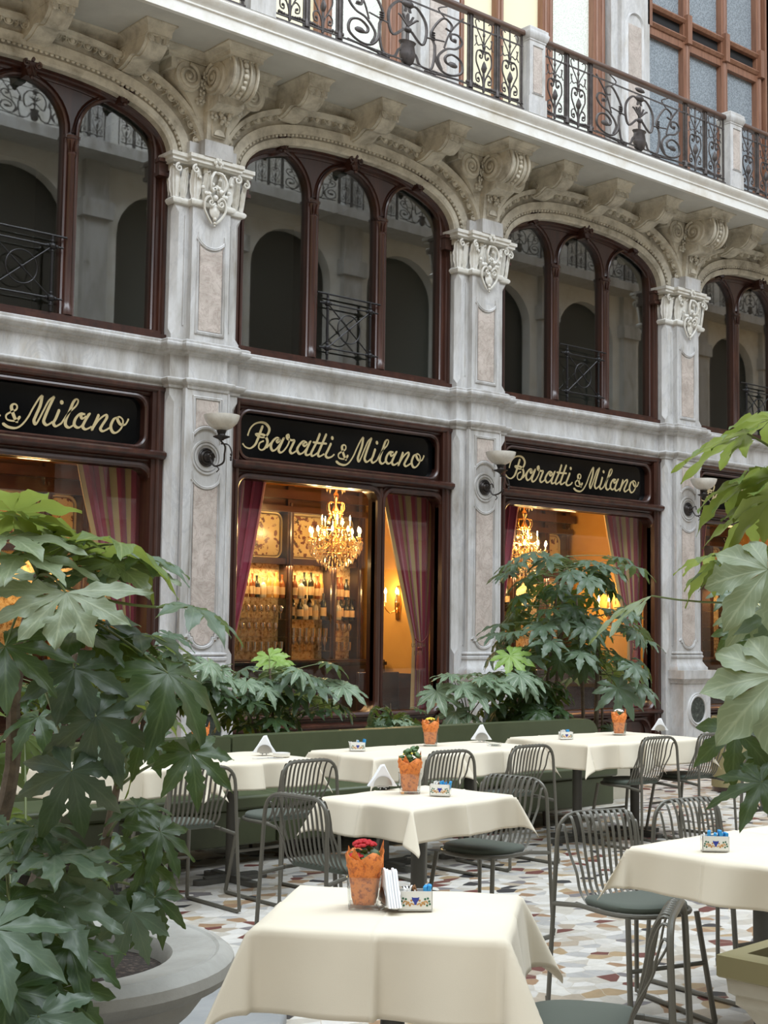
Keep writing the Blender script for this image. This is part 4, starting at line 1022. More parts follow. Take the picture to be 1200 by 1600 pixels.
def bottle_mb(h=.27, r=.036):
    b = MB().lathe([(0, 0), (r*.95, 0), (r, .01), (r, h*.58), (r*.8, h*.68), (r*.38, h*.76), (r*.34, h*.93), (r*.42, h*.94), (r*.42, h), (0, h)], 14)
    l = MB().lathe([(r*1.01, h*.14), (r*1.03, h*.14), (r*1.03, h*.46), (r*1.01, h*.46)], 14)
    return b, l
BM = []
for (h, r, mt) in ((.27, .036, 0), (.25, .040, 1), (.29, .034, 2), (.23, .042, 3), (.31, .036, 1)):
    b_, l_ = bottle_mb(h, r); BM.append((make_mesh('bottle', b_, BOTTLES[mt]), make_mesh('bottle_label', l_, BLABEL)))
GLM = [make_mesh('wine_glass', MB().lathe([(.028, 0), (.028, .003), (.004, .008), (.004, .06), (.02, .075), (.032, .10), (.034, .13), (.028, .155), (.026, .155), (.031, .13), (.029, .10), (.002, .075)], 12), WINEGLASS),
       make_mesh('tumbler', MB().lathe([(.0, 0), (.028, 0), (.033, .10), (.031, .10), (.026, .012), (0, .012)], 12), WINEGLASS)]

rnd = random.Random(21)
FZ = .10
for k in range(4):
    x0, x1 = PX(k)+.12, PX(k+1)-.12; c = BC(k)
    struct('floor', MB().box(PX(k)-.0, PX(k+1), 11.33, 13.2, 0, FZ), WOOD_DARK)
    struct('ceiling', MB().box(PX(k), PX(k+1), 11.33, 13.2, 3.32, 3.42), OCHRE)
    struct('wall_back', MB().box(PX(k), PX(k+1), 13.02, 13.16, 0, 3.4), OCHRE)
    if k < 3 or True:
        o = struct('wall_partition', MB().box(PX(k+1)-.11, PX(k+1)+.11, 11.42, 13.05, FZ, 3.34), OCHRE)
        obj('wood_dado', MB().box(PX(k+1)-.135, PX(k+1)+.135, 11.44, 13.0, FZ, 1.02), WOOD_DARK, o)
        obj('dado_rail', MB().box(PX(k+1)-.15, PX(k+1)+.15, 11.44, 13.0, 1.0, 1.05), WOOD_DARK, o)
# far left closing wall
struct('wall_left_end', MB().box(PX(0)-.11, PX(0)+.11, 11.42, 13.05, FZ, 3.34), OCHRE)

for k in range(4):
    c = BC(k); x0 = PX(k)+.14; xe = PX(k+1)-.14
    lab = ['dark wood back bar with painted panels inside the cropped left shop', 'dark wood back bar with painted panels and lit bottle shelves under the chandelier', 'dark wood back bar glimpsed behind the tall plant in the third shop', 'dark wood back bar behind the leaves at the right edge'][k]
    t = thing('back_bar', lab, 'back bar', (c, 0, FZ))
    Z = -FZ; yb = 12.98
    fr = MB(); xs = [c-1.7, c-1.08, c-.46, .56+c, 1.20+c, xe]
    X = lambda q: q-c
    for q in (-1.66, -1.05, -.28-.20, .55, 1.20, 1.62):
        fr.box(q-.045, q+.045, 12.84, 13.02, 1.12+Z, 3.2+Z); fr.tube([(q, 12.84, 1.15+Z), (q, 12.84, 3.0+Z)], .022, 8)
    fr.box(-1.7, 1.68, 12.86, 13.02, 2.29+Z, 2.36+Z); fr.box(-1.7, 1.68, 12.80, 13.02, 2.89+Z, 2.96+Z); fr.box(-1.7, 1.68, 12.74, 13.02, 3.04+Z, 3.14+Z)
    fr.box(-1.7, 1.68, 12.88, 13.02, 2.9+Z, 3.2+Z)
    obj('cabinet_frame', fr, WOOD_DARK, t)
    obj('counter', MB().box(-1.7, 1.68, 12.45, 13.0, 0, 1.10), WOOD_DARK, t); obj('counter_top', MB().box(-1.72, 1.69, 12.42, 13.0, 1.04, 1.08), pmat('black_counter', (.01, .01, .01), .15), t, bevel=.004)
    cols = [(-1.61, -1.10), (-1.0, -.53), (-.43, .505), (.595, 1.155), (1.245, 1.575)]
    for (a, b) in cols:
        obj('mirror', MB().box(a, b, 12.99, 13.0, 1.1+Z, 2.29+Z), MIRROR, t)
        o = obj('painted_panel', MB().plate([rrect(a+.03, b-.03, 2.39+Z, 2.86+Z, .07)], 12.955, 12.965), PAINTED, t)
        mf = MB(); mf.sweep(list(reversed(rrect(a+.02, b-.02, 2.38+Z, 2.87+Z, .08))), [(0, 0), (-.005, -.02), (-.02, -.02), (-.025, 0)], XZ(12.96), closed=True); obj('panel_border', mf, GOLD, t)
        for z in (1.30, 1.46, 1.66, 1.90): obj('glass_shelf', MB().box(a, b, 12.80, 12.98, z-.012+Z, z+Z), CLEAR, t)
    # bottles and glasses in view
    vis = {0: [], 1: [2, 3, 4], 2: [1, 2], 3: [1]}[k]
    for ci in vis:
        a, b = cols[ci]
        for z, kind in ((1.90, 'b'), (1.66, 'g' if ci == 2 else 'b'), (1.46, 'g'), (1.30, 'g')):
            x = a+.05; i = 0
            while x < b-.03:
                if kind == 'b':
                    me, ml = BM[rnd.randrange(5)]
                    o = obj('liquor_bottle', me, None); obj('bottle_label', ml, None, o)
                    tag(o, {1: 'liquor bottle on the lit shelves under the left chandelier', 2: 'liquor bottle on the lit shelves behind the tall plant', 3: 'liquor bottle on shelves at the right edge'}[k], 'bottle', 'liquor bottles of back bar %s' % ['', 'one', 'two', 'three'][k])
                    step = .078
                else:
                    o = obj('drinking_glass', GLM[(ci+int(z*10)) % 2], None)
                    tag(o, {1: 'drinking glass on the lit shelves under the left chandelier', 2: 'drinking glass on the lit shelves behind the tall plant', 3: 'drinking glass on shelves at the right edge'}[k], 'glass', 'drinking glasses of back bar %s' % ['', 'one', 'two', 'three'][k])
                    step = .088
                o.location = (c+x, 12.89+rnd.uniform(-.03, .03) if kind == 'b' else 12.88, z); x += step+rnd.uniform(0, .012)
    # warm light over the shelves
    if k in (0, 1, 2, 3):
        ld = bpy.data.lights.new('shelf_light', 'AREA'); ld.shape = 'RECTANGLE'; ld.size = 2.4; ld.size_y = .06; ld.energy = 34; ld.color = (1, .66, .30)
        lo = bpy.data.objects.new('shelf_light', ld); COL.objects.link(lo); lo.location = (c+.2, 12.83, 2.27); lo.rotation_euler = (radians(-12), 0, 0)

def warm(loc, e, r=.06, col=(1, .62, .25)):
    ld = bpy.data.lights.new('warm_lamp_or_fill', 'POINT'); ld.energy = e; ld.color = col; ld.shadow_soft_size = r
    lo = bpy.data.objects.new('warm_lamp_or_fill', ld); COL.objects.link(lo); lo.location = loc

def chandelier(loc, label):
    t = thing('chandelier', label, 'chandelier', loc, 0, None)
    zc = 0
    obj('ceiling_canopy', MB().lathe([(0, 1.06), (.12, 1.06), (.13, 1.03), (.09, 1.0), (.02, .97), (0, .97)], 16), BRASS, t)
    st = MB().lathe([(.006, .50), (.012, .52), (.03, .56), (.05, .60), (.03, .64), (.012, .68), (.02, .72), (.035, .76), (.03, .79), (.008, .82), (.006, .99)], 14); st.lathe([(0, .1), (.04, .12), (.06, .18), (.04, .25), (.02, .3), (.05, .36), (.03, .44), (.01, .5), (0, .5)], 14)
    obj('stem', st, BRASS, t)
    cr_ = MB()
    for i in range(8):
        a = 2*pi*i/8; cr_.tube(catmull([(.02*cos(a), .02*sin(a), .70), (.09*cos(a), .09*sin(a), .69), (.10*cos(a), .10*sin(a), .62), (.07*cos(a), .07*sin(a), .57), (.09*cos(a), .09*sin(a), .50)], 4), .006, 5)
    for r, z in ((.085, .57), (.17, .40), (.27, .24), (.20, .12)): cr_.tube([(r*cos(2*pi*i/24), r*sin(2*pi*i/24), z) for i in range(24)], .007, 5, closed=True)
    obj('brass_basket', cr_, BRASS, t)
    arm = MB().tube(catmull([(.03, 0, .30), (.12, 0, .20), (.22, 0, .17), (.29, 0, .24), (.285, 0, .29)], 5), .007, 6)
    arm.lathe([(0, .285), (.03, .295), (.028, .305), (0, .305)], 10, Matrix.Translation((.285, 0, 0)))
    armm = make_mesh('arm', arm, BRASS)
    cm = make_mesh('candle_tube', MB().lathe([(0, .30), (.009, .30), (.009, .355), (0, .355)], 8, Matrix.Translation((.285, 0, 0))), PORC)
    bm = make_mesh('bulb', MB().lathe([(0, .355), (.012, .365), (.016, .38), (.010, .405), (0, .425)], 8, Matrix.Translation((.285, 0, 0))), FLAME)
    for i in range(10):
        a_ = obj('arm', armm, BRASS, t); a_.rotation_euler = (0, 0, 2*pi*i/10+.15)
        if i % 2 == 0: pass
        obj('candle_tube', cm, PORC, a_); obj('bulb', bm, FLAME, a_)
    for i in range(5):
        a_ = obj('arm', armm, BRASS, t); a_.rotation_euler = (0, 0, 2*pi*i/5+.4); a_.location = (0, 0, .13); a_.scale = (.58, .58, 1)
        obj('candle_tube', cm, PORC, a_); obj('bulb', bm, FLAME, a_)
    cry = MB(); rc = random.Random(3)
    for r, z, n in ((.30, .27, 30), (.30, .22, 34), (.28, .17, 30), (.29, .24, 30), (.27, .19, 28), (.24, .13, 26), (.20, .08, 22), (.15, .04, 18), (.10, .0, 12), (.05, -.04, 7), (.18, .40, 18), (.16, .34, 18), (.22, .30, 22), (.09, .50, 12), (.12, .93, 12), (.09, .98, 10), (.10, .86, 8)):
        for i in range(n):
            a = 2*pi*(i+rc.random()*.4)/n; x, y = r*cos(a), r*sin(a); s_ = rc.uniform(.8, 1.2)
            h = .062*s_; w_ = .014*s_
            M = Matrix.Translation((x, y, z)) @ Matrix.Rotation(a, 4, 'Z')
            cry.add([(0, 0, 0), (w_, 0, -.35*h), (0, w_*.6, -.35*h), (-w_, 0, -.35*h), (0, -w_*.6, -.35*h), (0, 0, -h)], [(0, 1, 2), (0, 2, 3), (0, 3, 4), (0, 4, 1), (5, 2, 1), (5, 3, 2), (5, 4, 3), (5, 1, 4)], M)
            if i % 2 == 0: cry.ball((x*.96, y*.96, z+.01), .008, 5, 4)
    o = obj('crystal_drops', cry, CRYSTAL, t, sharp=0); o['kind'] = 'stuff'; o['label'] = 'dense hanging crystal drops'
    o.data.polygons.foreach_set('use_smooth', [False]*len(o.data.polygons))
    for i in range(5): warm((loc[0]+.22*cos(i*1.257), loc[1]+.22*sin(i*1.257), loc[2]+.42), 7, .03)
    warm((loc[0], loc[1], loc[2]+.25), 9, .05); warm((loc[0]-.1, loc[1]-.3, loc[2]-.05), 5, .05)
chandelier((9.79, 12.1, 2.27), 'lit crystal chandelier in the left centre shop window, before the bottles')
chandelier((12.86, 12.1, 2.27), 'lit crystal chandelier in the third shop window, partly behind the tall plant')

def sconce(x, y, z, label):
    t = thing('wall_sconce_lamp', label, 'lamp', (x, y, z)); t.name = 'candle_lamp'
    obj('backplate', MB().loft([[(-.0, -.03, -.28), (0, .03, -.28), (-.015, .03, -.28), (-.015, -.03, -.28)], [(0, -.05, -.1), (0, .05, -.1), (-.02, .05, -.1), (-.02, -.05, -.1)], [(0, -.02, .12), (0, .02, .12), (-.015, .02, .12), (-.015, -.02, .12)]]), BRASS, t)
    for s_ in (-1, 1):
        a_ = obj('arm', MB().tube(catmull([(-.01, 0, -.14), (-.08, s_*.05, -.20), (-.13, s_*.09, -.14), (-.12, s_*.10, -.08)], 5), .008, 6), BRASS, t)
        obj('candle_tube', MB().lathe([(0, -.08), (.022, -.075), (.011, -.065), (.011, .02), (0, .02)], 8, Matrix.Translation((-.12, s_*.10, 0))), PORC, a_)
        obj('bulb', MB().lathe([(0, .02), (.013, .03), (.017, .05), (.01, .075), (0, .10)], 8, Matrix.Translation((-.12, s_*.10, 0))), FLAME, a_)
    warm((x-.16, y, z+.06), 7, .03)
sconce(10.93-.0, 12.30, 1.95, 'lit brass candle lamp on ochre wall behind the right light of the chandelier window')
sconce(14.66, 12.20, 1.95, 'lit brass candle lamp on ochre wall glimpsed through the tall plant')
sconce(18.38, 12.2, 1.95, 'lit brass candle lamp on ochre wall in the rightmost shop')
sconce(7.20, 12.3, 1.95, 'lit brass candle lamp on ochre wall in the left shop, behind leaves')
for k in range(4):
    warm((BC(k)+.6, 12.0, 2.9), 12, .15); warm((BC(k)-.8, 12.1, 2.9), 8, .15)  # added general warm fill in each room, no fixture at these points
# curtains
cl_ = {0: ('burgundy and gold curtain at the right of the cropped left shop window', None), 1: ('striped burgundy and gold curtain tied back right of the chandelier', 'plain burgundy curtain with gold edge at left of the chandelier window'),
       2: ('striped curtain tied back in the third shop window, right of the tall plant', 'burgundy curtain strip beside the second chandelier'), 3: ('curtain in the rightmost shop window', 'curtain at left of the rightmost shop window')}
for k in range(4):
    c = BC(k)
    t = thing('window_curtain', cl_[k][0], 'curtain', (c, 0, 0)); obj('drape', curtain(.70, 1.70, 1.24, 1.48, 1.45, CURT), CURT, t, fix=False)
    tb = MB(); tb.tube(catmull([(1.40, 11.40, 1.62), (1.36, 11.37, 1.50), (1.26, 11.36, 1.42), (1.20, 11.40, 1.46)], 5), .008, 6)
    tb.lathe([(.012, 1.38), (.03, 1.36), (.02, 1.33), (.035, 1.30), (.04, 1.12), (.0, 1.12)], 10, Matrix.Translation((1.25, 11.37, 0))); obj('tieback_tassel', tb, pmat('burgundy_tassel', (.16, .03, .03), .7), t)
    if cl_[k][1]:
        t = thing('window_curtain', cl_[k][1], 'curtain', (c, 0, 0)); obj('drape', curtain(-1.44, -.74, -1.44, -1.20, 1.25, CURT2), CURT2, t, fix=False)
# small things inside: red fire notice on the ochre wall, chairs' dark tops
t = thing('wall_notice', 'small red and white notice on the ochre wall beside the mullion', 'notice', (10.925, 12.74, 1.70))
obj('card', MB().box(-.006, 0, -.05, .05, -.075, .075), pmat('white_card', (.8, .78, .72), .6), t); obj('red_field', MB().box(-.009, -.006, -.04, .04, -.065, .03), pmat('red_print', (.5, .02, .02), .6), t)
for xx, yy, lb in ((10.3, 11.9, 'dark wooden chair top seen through the right light under the curtain tassel'), (13.2, 11.9, 'dark wooden bench back seen through the third shop window')):
    t = thing('wooden_settle', lb, 'seat', (xx, yy, FZ)); obj('back', MB().box(-.3, .3, 0, .05, .3, .98), WOOD_DARK, t, bevel=.01); obj('seat', MB().box(-.3, .3, -.35, 0, .38, .44), WOOD_DARK, t, bevel=.01)
    for a in (-.27, .27): obj('leg', MB().box(a-.02, a+.02, -.34, .04, 0, .38), WOOD_DARK, t)

# upper rooms behind the arched windows
struct('floor_upper', MB().box(XL, XR, 11.33, 14.6, 4.12, 4.24), GREYW)
struct('wall_upper_back', MB().box(XL, XR, 14.5, 14.6, 4.2, 7.0), GREYW)
struct('ceiling_upper', MB().box(XL, XR, 11.42, 14.6, 6.86, 6.98), GREYW)
for i in range(5): struct('wall_upper_partition', MB().box(PX(i)-.1, PX(i)+.1, 11.42, 14.5, 4.2, 6.9), GREYW)
struct('wall_lower_lintel', MB().box(XL, XR, 11.33, 11.42, 3.4, 4.25), GREYW)

# ================================================================== facade across the arcade (mirrored in the panes)
mb = MB(); YO = -4.9; holes = []; OX = [2+PITCHX*i for i in range(12)]
for x in OX:
    holes.append([(x-1.25, 7.6), (x+1.25, 7.6)]+arc(x, 10.4, 1.25, 0, pi, 14, 1.1))
    holes.append([(x-1.3, .5), (x+1.3, .5), (x+1.3, 3.1), (x-1.3, 3.1)]); holes.append([(x-1.3, 4.4), (x+1.3, 4.4)]+arc(x, 5.6, 1.3, 0, pi, 14, .9))
mb.plate([[(0, 0), (46, 0), (46, 13.5), (0, 13.5)]]+holes, YO-.3, YO)
wo_ = struct('wall_opposite', mb, CORNICE)
pm, dk, sl_ = MB(), MB(), MB()
for x in OX:
    q = x+PITCHX/2
    pm.box(q-.3, q+.3, YO, YO+.18, 0, 13.5)
    for z in (5.8, 10.6): pm.box(q-.4, q+.4, YO, YO+.28, z, z+.4)
for z in (6.9, 11.9): sl_.box(0, 46, YO, YO+.8, z, z+.25)
sl_.box(0, 46, YO, YO+.15, 3.9, 4.3)
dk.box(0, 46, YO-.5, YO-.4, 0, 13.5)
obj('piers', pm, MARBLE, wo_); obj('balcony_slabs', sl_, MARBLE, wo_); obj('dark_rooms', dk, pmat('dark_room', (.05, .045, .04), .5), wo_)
for x in OX:
    o = obj('railing', RPm['scrollwork'][0], IRON, wo_); o.location = (x, YO+.75+10.28, -.07); o.rotation_euler = (0, 0, pi)
    o = obj('railing', RPm['scrollwork'][0], IRON, wo_); o.location = (x, YO+.75+10.28, 4.9); o.rotation_euler = (0, 0, pi)

# dark lettering on the glass of the right light
def text_mesh(name, body, size, mat_):
    cu = bpy.data.curves.new(name, 'FONT'); cu.body = body; cu.size = size; cu.align_x = 'CENTER'; cu.extrude = .0006
    to = bpy.data.objects.new(name, cu); COL.objects.link(to); bpy.context.view_layer.update()
    me = bpy.data.meshes.new_from_object(to.evaluated_get(bpy.context.evaluated_depsgraph_get())); bpy.data.objects.remove(to)
    me.materials.clear(); me.materials.append(mat_); return me
INK = pmat('dark_brown_lettering', (.10, .055, .02), .6)
t = thing('glass_lettering', 'small dark exit lettering on the right pane beside the mullion', 'lettering', (10.30, 11.257, 1.37))
for body, z, s_ in (('USCITA', 0.0, .062), ('EXIT', -.085, .062)):
    o = obj('letters', text_mesh('letters', body, s_, INK), INK, t, (0, 0, z)); o.rotation_euler = (pi/2, 0, 0)

# ================================================================== terrace furniture
def onz(u, v, z):
    r = at(u, v, 1.0)-Vector((0, 0, EYE)); k = (z-EYE)/r.z; return Vector((0, 0, EYE))+r*k

# ---- chairs: bent tube frame, slatted shell, round-fronted green pad; faces +y
def chair_parts():
    P = []
    r = .0100
    def corner(a, b, c, rad, n=6):
        a, b, c = Vector(a), Vector(b), Vector(c); p = b+(a-b).normalized()*rad; q = b+(c-b).normalized()*rad
        return [(1-t)**2*p+2*t*(1-t)*b+t*t*q for t in [i/n for i in range(n+1)]]
    A = (-.235, -.275, .012); B = (-.205, -.245, .80); Bm = (.205, -.245, .80); Am = (.235, -.275, .012)
    hoop = [Vector(A)]+[Vector((-.212, -.252, .62))]+corner((-.212, -.252, .62), B, (0, -.245, .805), .10)+corner((0, -.245, .805), Bm, (.212, -.252, .62), .10)+[Vector((.212, -.252, .62)), Vector(Am)]
    P.append(('back_frame', MB().tube(hoop, r, 8), CHAIRM))
    for s_ in (-1, 1):
        pts = corner((s_*.235, -.275, .3), (s_*.236, -.278, .011), (s_*.21, .25, .011), .035)+[Vector((s_*.222, 0, .011))]
        pts = corner((s_*.235, -.275, .3), (s_*.236, -.278, .011), (s_*.21, .25, .011), .035)+corner((s_*.22, 0, .011), (s_*.212, .255, .011), (s_*.17, .19, .44), .02)
        P.append(('floor_runner', MB().tube(pts, .0105, 8), CHAIRM))
        P.append(('leg', MB().tube([(s_*.211, .25, .02), (s_*.175, .185, .445)], .0115, 8), CHAIRM))
        P.append(('side_rail', MB().tube([(s_*.220, -.257, .43), (s_*.20, -.10, .447), (s_*.195, .0, .447)], .0105, 8), CHAIRM))
    P.append(('crossbar', MB().tube([(-.192, .215, .245), (.192, .215, .245)], .009, 8), CHAIRM))
    D = [(-.195, -.13), (-.20, -.02), (-.195, .08), (-.165, .155), (-.10, .205), (0, .222), (.10, .205), (.165, .155), (.195, .08), (.20, -.02), (.195, -.13)]
    ring = catmull([(x, y, .447) for x, y in D], 4)
    P.append(('seat_frame', MB().tube(ring, .0105, 8), CHAIRM))
    mb = MB()
    for i in range(13):
        u = -1+2*i/12; xt = u*.192; xs = u*.180; e = abs(u)
        ax = abs(xt)-.105; ztop = .803 if ax < 0 else .703+sqrt(max(0, .1**2-ax*ax)); fw = 1-.55*max(0, ax/.1)**2
        path = catmull([(xt, -.243, ztop), (xt*.99, -.243+.028*fw, ztop+.004), (xt*.98, -.243+.058*fw, ztop-.05), (xt*.97, -.243+.078*fw, .655), (xs, -.150, .57), (xs, -.128, .505), (xs*.98, -.085, .458), (xs*.97, -.03, .445), (xs*.95, .06, .441), (xs*.93, .20-.10*e**3, .443)], 4)
        mb.tube(path, .0080, 6, ry=.5, up=(0, 0, 1) if False else None)
    P.append(('slatted_back', mb, CHAIRM))
    pad = [(x*.93, y*.93-.004) for x, y in [(-.185, -.105), (-.10, -.115), (0, -.118), (.10, -.115), (.185, -.105)]]+[(x*.96, y*.96) for x, y in reversed([(p[0], p[1]) for p in D[1:-1]])]
    pp = [tuple(q[:2]) for q in catmull([(x, y, 0) for x, y in pad], 4, True)]
    mb = MB(); rings = []
    for s_, z in ((.90, .452), (.985, .456), (1.0, .466), (.99, .476), (.95, .483), (.80, .487), (.5, .488), (.05, .488)): rings.append([(x*s_, y*s_, z) for x, y in pp])
    mb.loft(rings); P.append(('seat_pad', mb, PAD))
    return P
CHP = [(n, make_mesh(n, m_, mt)) for n, m_, mt in chair_parts()]
def chair(x, y, face, label, group='slatted metal chairs'):
    rz = atan2(face[1], face[0])-pi/2
    t = thing('dining_chair', label, 'chair', (x, y, 0), rz, group)
    for n, me in CHP:
        o = obj(n, me, None, t)
        if n == 'seat_pad': o['label'] = 'dark green fabric seat pad'
    return t
def chair_rear(rx, ry, face, label):
    """placed by the middle of its back"""
    l = sqrt(face[0]**2+face[1]**2); fx, fy = face[0]/l, face[1]/l
    return chair(rx+fx*.245, ry+fy*.245, face, label)
chair_rear(4.70, 3.98, (-.22, -.97), 'slatted metal chair with green pad behind the right table, nearest the ivory cloth corner')
chair_rear(3.245, 2.46, (-.52, .85), 'nearest chair, seen side-on at the bottom edge, its slatted back bent to the right')
chair_rear(5.38, 4.02, (-.12, -1), 'slatted chair just behind the blue sugar packets of the right table')
chair_rear(5.42, 5.17, (-.97, -.16), 'slatted chair at the right side of the middle table, facing left')
chair_rear(3.955, 5.14, (.98, .10), 'slatted chair at the left side of the middle table, back towards the left')
chair_rear(4.31, 6.44, (.05, 1), 'slatted chair beside the dark plant leaves, tucked at the left bench table')
chair_rear(5.05, 6.44, (-.05, 1), 'slatted chair behind the middle table\'s left chair, at the left bench table')
chair_rear(6.18, 6.44, (0, 1), 'slatted chair left of the pair at the centre bench table with yellow flowers')
chair_rear(6.93, 6.44, (0, 1), 'slatted chair right of the pair at the centre bench table with yellow flowers')
chair_rear(8.29, 6.44, (0, 1), 'slatted chair left of the pair at the far right bench table')
chair_rear(8.97, 6.44, (0, 1), 'slatted chair right of the pair at the far bench table, behind a leaf tip')
chair_rear(7.60, 5.02, (1, .1), 'slatted chair at the right edge with ivory cloth showing through its back')

# ---- tables
def table_parts(w_, d_, posts):
    P = [('table_top', MB().box(-w_/2+.012, w_/2-.012, -d_/2+.012, d_/2-.012, .728, .752), TABLEM)]
    for pi_, (px_, py_) in enumerate(posts):
        P.append(('post', MB().lathe([(.036, .02), (.036, .72)], 16, Matrix.Translation((px_, py_, 0))), TABLEM))
        if pi_ == 0: P.append(('top_plate', MB().box(px_-.12, px_+.12, py_-.12, py_+.12, .716, .728), TABLEM))
        for a in (0, pi/2):
            M = Matrix.Translation((px_, py_, 0)) @ Matrix.Rotation(a, 4, 'Z')
            mb = MB(); mb.prism(rrect(-.27, .27, -.032, .032, .03, 5), .0, .03, M)
            mb.prism(rrect(-.2, .2, -.024, .024, .02, 5), .03, .045, M); P.append(('foot', mb, TABLEM))
    return P
def cloth_mb(w_, d_, dx, dy, seed=0, rip=1.0, zt=.757):
    """cloth draped over a w x d top with overhangs dx, dy"""
    rn = random.Random(seed); ph = [rn.uniform(0, 6.28) for _ in range(12)]
    a, b = w_/2, d_/2; n = 26; m_ = 14
    def axis(h, o): return [-h-o+o*i/m_ for i in range(m_)]+[-h+2*h*i/n for i in range(n+1)]+[h+o*(i+1)/m_ for i in range(m_)]
    def crease(A, c): return sorted([q for q in A if abs(q-c) > .016]+[c-.014, c-.008, c-.004, c, c+.004, c+.008, c+.014])
    xs, ys = crease(axis(a, dx), -.01), crease(axis(b, dy), .02); v = []
    R = .012
    for yi in ys:
        for xi in xs:
            ox, oy = max(abs(xi)-a, 0), max(abs(yi)-b, 0); sx_, sy_ = (1 if xi > 0 else -1), (1 if yi > 0 else -1)
            cx, cy = max(-a, min(a, xi)), max(-b, min(b, yi))
            zc = zt+.0012*sin(xi*23+ph[0])*sin(yi*19+ph[1])
            for cc, p in ((xi, 0), (yi, 1)): zc += .0028*math.exp(-((cc-(.02 if p else -.01))/.005)**2)
            if ox == 0 and oy == 0: v.append((xi, yi, zc)); continue
            r = sqrt(ox*ox+oy*oy); th = atan2(oy, ox)
            q = min(1.0, r/R); hh = R*(1-cos(q*pi/2)) if r < R*1.57 else R+(r-R*1.57)
            out = R*sin(min(pi/2, r/R))
            t = r/max(dx, dy)
            k = 4 if sx_ > 0 else 0; k += 2 if sy_ > 0 else 0
            if oy == 0:      # hanging side, x
                wv = rip*.022*t*(sin(yi*11+ph[k])+.5*sin(yi*23+ph[k+1])); fl = .10*r*(1+.4*sin(ph[k]*3))+.005*math.exp(-((yi-.02)/.005)**2); pos = (cx+sx_*(out+fl+wv), yi, zt-hh)
            elif ox == 0:
                wv = rip*.022*t*(sin(xi*11+ph[k+3])+.5*sin(xi*21+ph[k+2])); fl = .10*r+.005*math.exp(-((xi+.01)/.005)**2); pos = (xi, cy+sy_*(out+fl+wv), zt-hh)
            else:            # corner: the spare cloth folds into a hanging cone
                diag = sin(2*th); rr_ = r*(1-.10*diag); spread = out+.10*r+r*.42*diag
                ax = cos(th)**.8; ay = sin(th)**.8; nrm_ = max(1e-6, sqrt(ax*ax+ay*ay))
                wv = rip*.012*t*sin(th*6+ph[k])
                pos = (cx+sx_*(spread*ax/nrm_+wv), cy+sy_*(spread*ay/nrm_-wv), zt-hh*(1-.10*diag))
            v.append(pos)
    X, Y = len(xs), len(ys); f = []
    for i in range(Y-1):
        for j in range(X-1): f.append((i*X+j, i*X+j+1, (i+1)*X+j+1, (i+1)*X+j))
    return MB().add(v, f)
def table(name_lab, cloth_lab, cx, cy, w_, d_, rz, dx, dy, posts=((0, 0),), seed=0, rip=1.0):
    t = thing('dining_table', name_lab, 'table', (cx, cy, 0), rz, 'pedestal tables')
    for n, m_, mt in table_parts(w_, d_, posts): obj(n, m_, mt, t)
    o = obj('tablecloth', cloth_mb(w_, d_, dx, dy, seed, rip), LINEN, None, fix=False, sharp=0); o.location = (cx, cy, 0); o.rotation_euler = (0, 0, rz)
    s_ = o.modifiers.new('thick', 'SOLIDIFY'); s_.thickness = .0022; s_.offset = -1
    tag(o, cloth_lab, 'tablecloth', 'ivory tablecloths'); return t
table('pedestal table under the nearest cloth', 'ivory tablecloth nearest the camera, with deep hanging corners', 2.765, 3.115, .69, .62, radians(-49.5), .235, .235, ((0, 0), (.27, .10)), 1, .8)
table('pedestal table under the middle cloth with orange pot', 'ivory tablecloth in the middle with green plant in orange pot', 4.69, 5.11, .765, .57, radians(7), .165, .165, ((0, 0),), 2)
table('pedestal table at right beneath the blue sugar packets', 'ivory tablecloth at right, with the blue sugar packets', 4.65, 3.125, .70, .70, radians(2), .165, .165, ((0, 0),), 3, 1.2)
table('pedestal table at the right edge, joined to the sugar packet table', 'ivory tablecloth at the right edge, joined to its neighbour', 5.365, 3.14, .70, .70, radians(2), .165, .165, ((0, 0),), 4)
table('pedestal table by the bench at left, under the plant', 'ivory tablecloth at left, half hidden by the dark plant', 4.22, 7.22, .86, .62, 0, .17, .17, ((0, 0),), 5)
table('pedestal table by the bench, with napkin triangle and white dish', 'ivory tablecloth with napkin triangle and dish, left of the bench row', 5.07, 7.24, .78, .60, 0, .17, .17, ((0, 0),), 6)
table('pedestal table by the bench, left half of the yellow flower pair', 'ivory tablecloth with small sugar box, left half of centre pair', 6.17, 7.06, .74, .64, 0, .17, .17, ((0, 0),), 7)
table('pedestal table by the bench, right half of the yellow flower pair', 'ivory tablecloth under yellow flowers, right half of centre pair', 6.955, 7.06, .80, .64, 0, .17, .17, ((0, 0),), 8)
table('pedestal table at the far right of the bench, left half', 'ivory tablecloth with hanging corner at the bench end, left half', 8.10, 7.06, .63, .80, radians(-2), .19, .19, ((0, 0),), 9)
table('pedestal table at the far right of the bench, right half', 'ivory tablecloth with orange pot at the bench end, right half', 8.745, 7.03, .63, .80, radians(-2), .19, .19, ((0, 0),), 10)
table('pedestal table beyond the right edge chair', 'ivory tablecloth seen through chair slats at the right edge', 8.36, 5.02, .74, .74, radians(5), .2, .2, ((0, 0),), 11)

